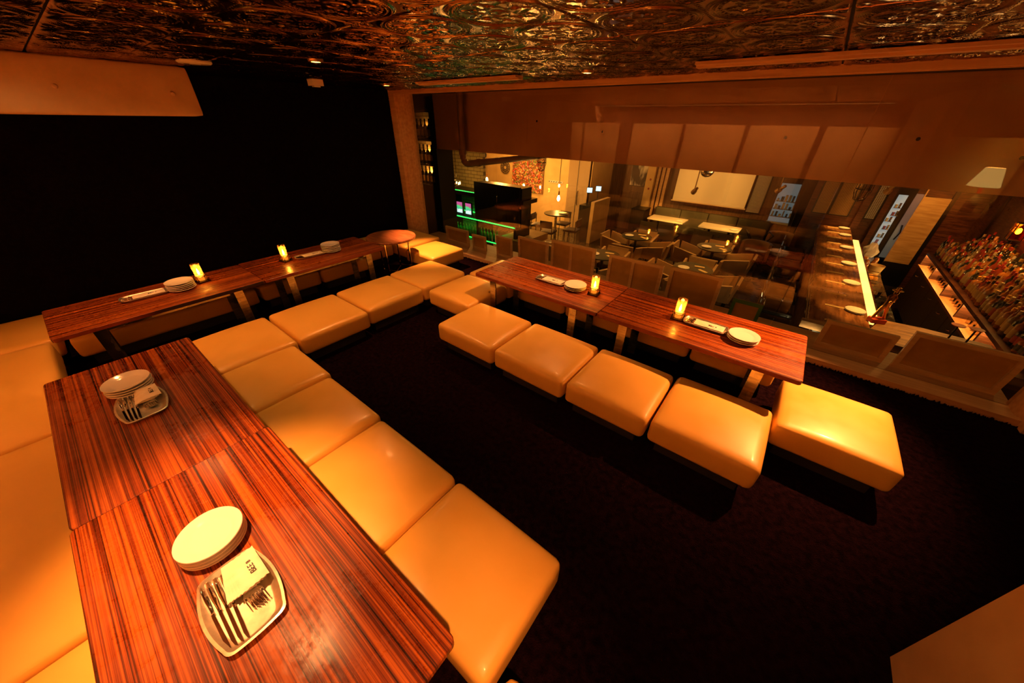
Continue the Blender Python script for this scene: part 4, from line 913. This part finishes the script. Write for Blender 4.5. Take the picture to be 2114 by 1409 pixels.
def pendant(x, y, z, label, e=14, s=1.):
    t = thing('pendant_bulb', label, 'pendant lamp', (x, y, z), 0, 'bare pendant bulbs')
    MB().tube([(0, 0, .16 * s), (0, 0, 1.95 - z)], .004, 6).build('cord', BLACK, t); MB().lathe([(0, .17 * s), (.018, .165 * s), (.02, .09 * s), (0, .09 * s)], 14).build('socket', mat('copper_socket', (.5, .25, .1), .35, 1.), t)
    MB().lathe([(0, -.02 * s), (.018 * s, -.01 * s), (.030 * s, .02 * s), (.026 * s, .05 * s), (.014, .09 * s), (0, .09 * s)], 16).build('bulb', mat('edison_filament', (1, .7, .3), emit=(1, .60, .16), estr=55), t)
    lamp('pendant_light', 'POINT', (0, 0, -.07), e, WARM, t, .03)
pendant(-6.23, 6.9, .33, 'bare pendant bulb above the dark cabinet', 16)
pendant(-5.89, 8.2, -.12, 'bare pendant bulb in front of the flower collage', 22, 1.25)
pendant(-4.64, 7.75, -.03, 'bare pendant bulb over the round high table', 14, 1.25)
pendant(-6.49, 8.8, -.04, 'smaller pendant bulb left of the flower collage', 16)
pendant(-6.24, 9.3, -.10, 'small distant pendant bulb low by the flower collage', 8, .8)
pendant(-5.40, 9.0, .06, 'small distant pendant bulb by the coat rack', 8, .8)
t = thing('cage_lamp', 'black caged ship lamp hanging under the beam', 'lamp', (-3.45, 5.15, .90))
MB().lathe([(0, .42), (.045, .42), (.05, .33), (.075, .30), (.075, .26), (.0, .26)], 18).build('cap', BLACK, t); MB().lathe([(.055, .26), (.06, .12), (.045, .05), (0, .03)], 18).build('glass', CLEARGLASS, t)
for k in range(8): a = 2 * PI * k / 8; MB().tube([(.068 * math.cos(a), .068 * math.sin(a), .27), (.072 * math.cos(a), .072 * math.sin(a), .12), (.045 * math.cos(a), .045 * math.sin(a), .03), (0, 0, .015)], .004, 5).build('cage_wire', BLACK, t)
for z in (.22, .14): MB().tube([(.072 * math.cos(2 * PI * k / 20), .072 * math.sin(2 * PI * k / 20), z) for k in range(20)], .004, 5, 0, True).build('cage_ring', BLACK, t)
MB().tube([(0, 0, .42), (0, 0, 1.05)], .01, 6).build('hanger', BLACK, t)
t2 = copy_tree(t, None, (.53, 5.6, .88)); tag(t2, 'caged ship lamp hanging above the bar counter', 'lamp')
t = thing('bottle_chandelier', 'small iron chandelier glowing above the beer counter', 'chandelier', (-6.15, 5.75, .36))
for r_, z in ((.12, .02), (.09, .10)): MB().tube([(r_ * math.cos(2 * PI * k / 20), r_ * math.sin(2 * PI * k / 20), z) for k in range(20)], .008, 6, 0, True).build('ring', BLACK, t)
for k in range(6): a = 2 * PI * k / 6; MB().lathe([(0, 0), (.012, .01), (.016, .04), (0, .07)], 8, c=(.11 * math.cos(a), .11 * math.sin(a), .02)).build('bulb', mat('chandelier_bulb', (1, .7, .3), emit=(1, .6, .18), estr=10), t)
for s in (-1, 1): MB().tube([(.05 * s, 0, .10), (.03 * s, 0, 1.55)], .004, 5).build('chain', BLACK, t)
lamp('chandelier_light', 'POINT', (0, 0, .2), 7, WARM, t, .05)
# ---- beer counter with green light
TILE = mat('glazed_brick_tile', (.7, .55, .28), .3)
def brick(m):
    n, l = nodes_of(m); tc = n.new('ShaderNodeTexCoord'); mp = n.new('ShaderNodeMapping'); mp.inputs['Rotation'].default_value = (PI / 2, 0, 0); l.new(tc.outputs['Object'], mp.inputs[0])
    br = n.new('ShaderNodeTexBrick'); br.inputs['Color1'].default_value = (.7, .54, .27, 1); br.inputs['Color2'].default_value = (.62, .47, .22, 1); br.inputs['Mortar'].default_value = (.2, .13, .06, 1)
    br.inputs['Scale'].default_value = 1; br.inputs['Brick Width'].default_value = .20; br.inputs['Row Height'].default_value = .075; br.inputs['Mortar Size'].default_value = .006
    l.new(mp.outputs[0], br.inputs['Vector']); l.new(br.outputs[0], n['Principled BSDF'].inputs['Base Color'])
brick(TILE)
struct('wall_tile', MB().box(-9.0, -5.9, 6.42, 6.5, LF, 1.95), TILE)
bk = thing('beer_counter', 'black beer counter with green lit shelves', 'counter', (-5.55, 6.15, LF))
MB().box(-1.10, 1.20, -.25, .25, 1.50, 1.58).build('top', BLACK, bk, False)
MB().box(-1.10, 1.0, -.25, .25, .98, 1.03).build('middle_shelf', BLACK, bk, False)
MB().box(-1.10, .6, -.25, .25, .56, .60).build('lower_shelf', BLACK, bk, False)
MB().box(-1.10, .6, -.25, .25, .0, .10).build('base', BLACK, bk, False)
for x in (-1.13, -.10, 1.0): MB().box(x - .03, x + .03, -.26, .25, 0, 1.50).build('post', BLACK, bk, False)
GRN = mat('green_led', (.1, 1, .2), emit=(.03, 1, .10), estr=2.5)
for zz, ee in ((.50, 5), (.93, 3), (1.20, 2)):
    o = lamp('green_glow', 'AREA', (-.25, -.16, zz), ee, (.04, 1, .12), bk, 1.6, target=(-.25, -.15, zz - 1)); o.data.shape = 'RECTANGLE'; o.data.size_y = .05
MB().box(-1.08, 1.0, -.262, -.25, 1.005, 1.025).build('green_strip', GRN, bk, False); MB().box(-1.08, 1.0, .20, .22, 1.032, 1.042).build('green_strip', GRN, bk, False)
MB().box(-1.08, .58, -.20, -.18, .545, .556).build('green_strip', GRN, bk, False); MB().box(-1.08, .58, -.262, -.25, .57, .59).build('green_strip', GRN, bk, False)
MB().box(-1.05, .2, -.255, -.25, 1.585, 1.60).build('green_strip', GRN, bk, False)
def beer_screen(x, label):
    m = bpy.data.materials.new('beer_display'); m.use_nodes = True; n, l = nodes_of(m); b_ = n['Principled BSDF']; b_.inputs['Base Color'].default_value = (0, 0, 0, 1)
    tc = n.new('ShaderNodeTexCoord'); gr = n.new('ShaderNodeTexNoise'); gr.inputs['Scale'].default_value = 14; l.new(tc.outputs['Object'], gr.inputs['Vector'])
    sp = n.new('ShaderNodeSeparateXYZ'); l.new(tc.outputs['Generated'], sp.inputs[0]); ad = n.new('ShaderNodeMath'); ad.operation = 'MULTIPLY_ADD'; ad.inputs[1].default_value = .5; l.new(gr.outputs['Fac'], ad.inputs[0]); l.new(sp.outputs['Z'], ad.inputs[2])
    cr = n.new('ShaderNodeValToRGB'); e = cr.color_ramp.elements; e[0].position = .3; e[0].color = (.6, 1, .9, 1); e[1].position = 1.2; e[1].color = (.5, .02, .2, 1)
    for p_, c_ in ((.5, (.9, 1, .9, 1)), (.65, (.05, .5, .3, 1)), (.85, (.1, .7, .2, 1)), (1.0, (.6, .1, .3, 1))): k = e.new(p_); k.color = c_
    l.new(ad.outputs[0], cr.inputs[0]); l.new(cr.outputs[0], b_.inputs['Emission Color']); b_.inputs['Emission Strength'].default_value = 1.3
    t = thing('beer_display', label, 'display', (x, 6.0, LF + 1.03), 0, 'glowing drink displays')
    MB().box(-.105, .105, 0, .04, 0, .30).build('casing', BLACK, t, False); MB().box(-.09, .09, -.004, 0, .04, .28).build('picture', m, t, False); MB().box(-.12, .12, -.05, .06, 0, .015).build('foot', BLACK, t, False)
beer_screen(-6.32, 'left glowing drink display on the green lit shelf'); beer_screen(-6.03, 'right glowing drink display on the green lit shelf')
gb = bottle_mesh('beer_bottle', .032, .24, .012, G_GRN, mat('green_label', (.08, .3, .1), .5), CAPG, .6)
for k in range(15):
    o = link('beer_bottle', gb, None, (-6.50 + .098 * k, 5.98, LF + .60)); tag(o, 'green beer bottle in the row on the shelf under the displays', 'bottle', 'green beer bottles')
for k in range(12):
    o = link('beer_bottle', gb, None, (-6.0 + .088 * k, 5.98, LF + .10)); tag(o, 'green beer bottle standing at the bottom of the beer counter', 'bottle', 'green beer bottles below')
MB().box(-.14, 1.12, -.28, -.23, 1.06, 1.83).build('glossy_panel', BLACK, bk, False); MB().box(-.17, 1.15, -.23, .10, 1.03, 1.81).build('cabinet_body', BLACK, bk, False)
MB().box(.60, 1.27, -.35, .65, 0, .78).build('cream_service_top', WALLYEL, bk, False)
t = thing('drink_crate', 'cream cabinet with a green glowing bottle window', 'cabinet', (-3.95, 6.35, LF)); MB().box(-.18, .18, -.2, .2, 0, .72).build('body', WALLYEL, t, False); MB().box(-.17, .02, -.205, -.2, .42, .66).build('green_window', mat('green_window', (.05, .5, .15), .2, emit=(.02, .8, .12), estr=.7), t, False)
tag(link('bar_plate', barplate, None, (-3.95, 6.35, LF + .72)), 'white plate on the cream cabinet', 'plate')
# wine rack in the left corner
wr = thing('wine_rack', 'tall black wine rack beside the timber post', 'wine rack', (-6.05, 4.75, LF))
for z in (1.86, 2.22, 2.62, 3.05): MB().box(-.75, .62, -.14, .20, z, z + .03).build('shelf', BLACK, wr, False)
MB().box(.60, .72, -.16, .22, 0, 3.25).build('side_panel', BLACK, wr, False); MB().box(-.78, .60, -.14, .20, 0, 1.86).build('base_cabinet', BLACK, wr, False)
MB().box(-.75, .60, .20, .23, 1.86, 3.25).build('tiled_back', TILE, wr, False); MB().box(-.75, .70, -.15, .22, 3.1, 3.3).build('top_panel', BLACK, wr, False)
wb = bottle_mesh('wine_bottle', .038, .31, .014, G_DRK, L_CRM, CAPB, .6); lamp('rack_light', 'POINT', (.1, .15, 2.06), 5, WARM, wr, .03); lamp('rack_light', 'POINT', (.1, .15, 2.42), 2.5, WARM, wr, .03); lamp('rack_light', 'POINT', (.1, .15, 2.85), .5, WARM, wr, .03)
for r_, z in enumerate((1.89, 2.25, 2.65)):
    for k in range(11):
        o = link('wine_bottle', wb, None, (-6.70 + .108 * k, 4.72, LF + z)); tag(o, 'dark wine bottle on the %s shelf of the black wine rack' % ('lowest', 'middle', 'upper')[r_], 'bottle', 'wine bottles on the rack')
# ---- service corner: counter with screens, picture, wall pieces
t = thing('service_desk', 'cream fronted service desk in the passage', 'desk', (-4.35, 9.6, LF)); MB().box(-.05, .05, -.5, .5, 0, 1.12).build('front', WALLYEL, t, False); MB().box(-.40, -.05, -.5, .5, .95, 1.0).build('top', BLACK, t, False); MB().box(-.40, -.06, -.5, .5, 0, .95).build('cabinet', BLACK, t, False)
for k, (x, y) in enumerate(((-4.57, 9.25), (-4.50, 9.65))):
    t = thing('till_screen', 'small glowing till screen on the service desk, %s one' % ('left', 'right')[k], 'monitor', (x, y, LF + 1.0), .5); MB().box(-.07, .07, 0, .02, .32, .44).build('screen', mat('till_glow', (.2, .3, .4), emit=(.6, .9, 1), estr=1.6), t, False); MB().box(-.075, .075, .02, .04, .31, .45).build('casing', BLACK, t, False); MB().tube([(0, .03, 0), (0, .03, .32)], .012, 6).build('stand', BLACK, t)
t = thing('framed_picture', 'black and white abstract picture on the far wall', 'picture', (-3.95, 11.33, -.02)); MB().box(-.32, .32, 0, .03, 0, .95).build('print', noise_col(mat('grey_print', (.4, .4, .4), .6, emit=(.5, .5, .5), estr=.0), (.03, .03, .03), (.75, .72, .68), (4, 4, 1.2), 3, .45, .55), t, False); MB().box(-.34, .34, .03, .045, -.02, .97).build('frame', BLACK, t, False)
for k, x in enumerate((-3.45, -3.32, -3.20)): tag(MB().box(x - .04, x + .04, 11.30, 11.37, LF + .55, 1.5).build('timber_slat', PALEWOOD, None, False), 'upright timber slat left of the projection screen, %s one' % ORD[k], 'slat', 'timber slats')
struct('trim_400', MB().box(-3.75, -3.52, 11.2, 11.4, LF, 1.95), WALLYEL)
t = thing('side_cabinet', 'black side cabinet against the pale pillar', 'cabinet', (-3.62, 10.9, LF)); MB().box(-.2, .2, -.25, .25, 0, .78).build('body', BLACK, t, False); MB().box(-.21, .21, -.26, .26, .78, .80).build('top', BLACK, t, False)
for z, r_ in ((.20, .03), (-.05, .03)): tag(MB().lathe([(0, .012), (r_ * .8, .01), (r_, 0), (0, 0)], 14, M=Matrix.Rotation(PI / 2, 4, 'X')).build('wall_bell', CAPR, None, True, (-3.62, 11.2, z)), '%s red round signal on the pale pillar' % ('upper' if z > 0 else 'lower'), 'alarm')
lamp('passage_light', 'POINT', (-4.2, 9.2, 1.3), 25, WARM, None, .1)
lamp('feature_wall_light', 'POINT', (-7.2, 8.6, 1.4), 190, WARM, None, .1)
lamp('counter_end_spot', 'SPOT', (1.2, 5.2, 1.6), 160, WARM, None, .03, 34, .8, (1.3, 5.25, -.2))
lamp('bottle_wash', 'AREA', (2.35, 7.2, 1.1), 40, (1, .42, .08), None, .5)
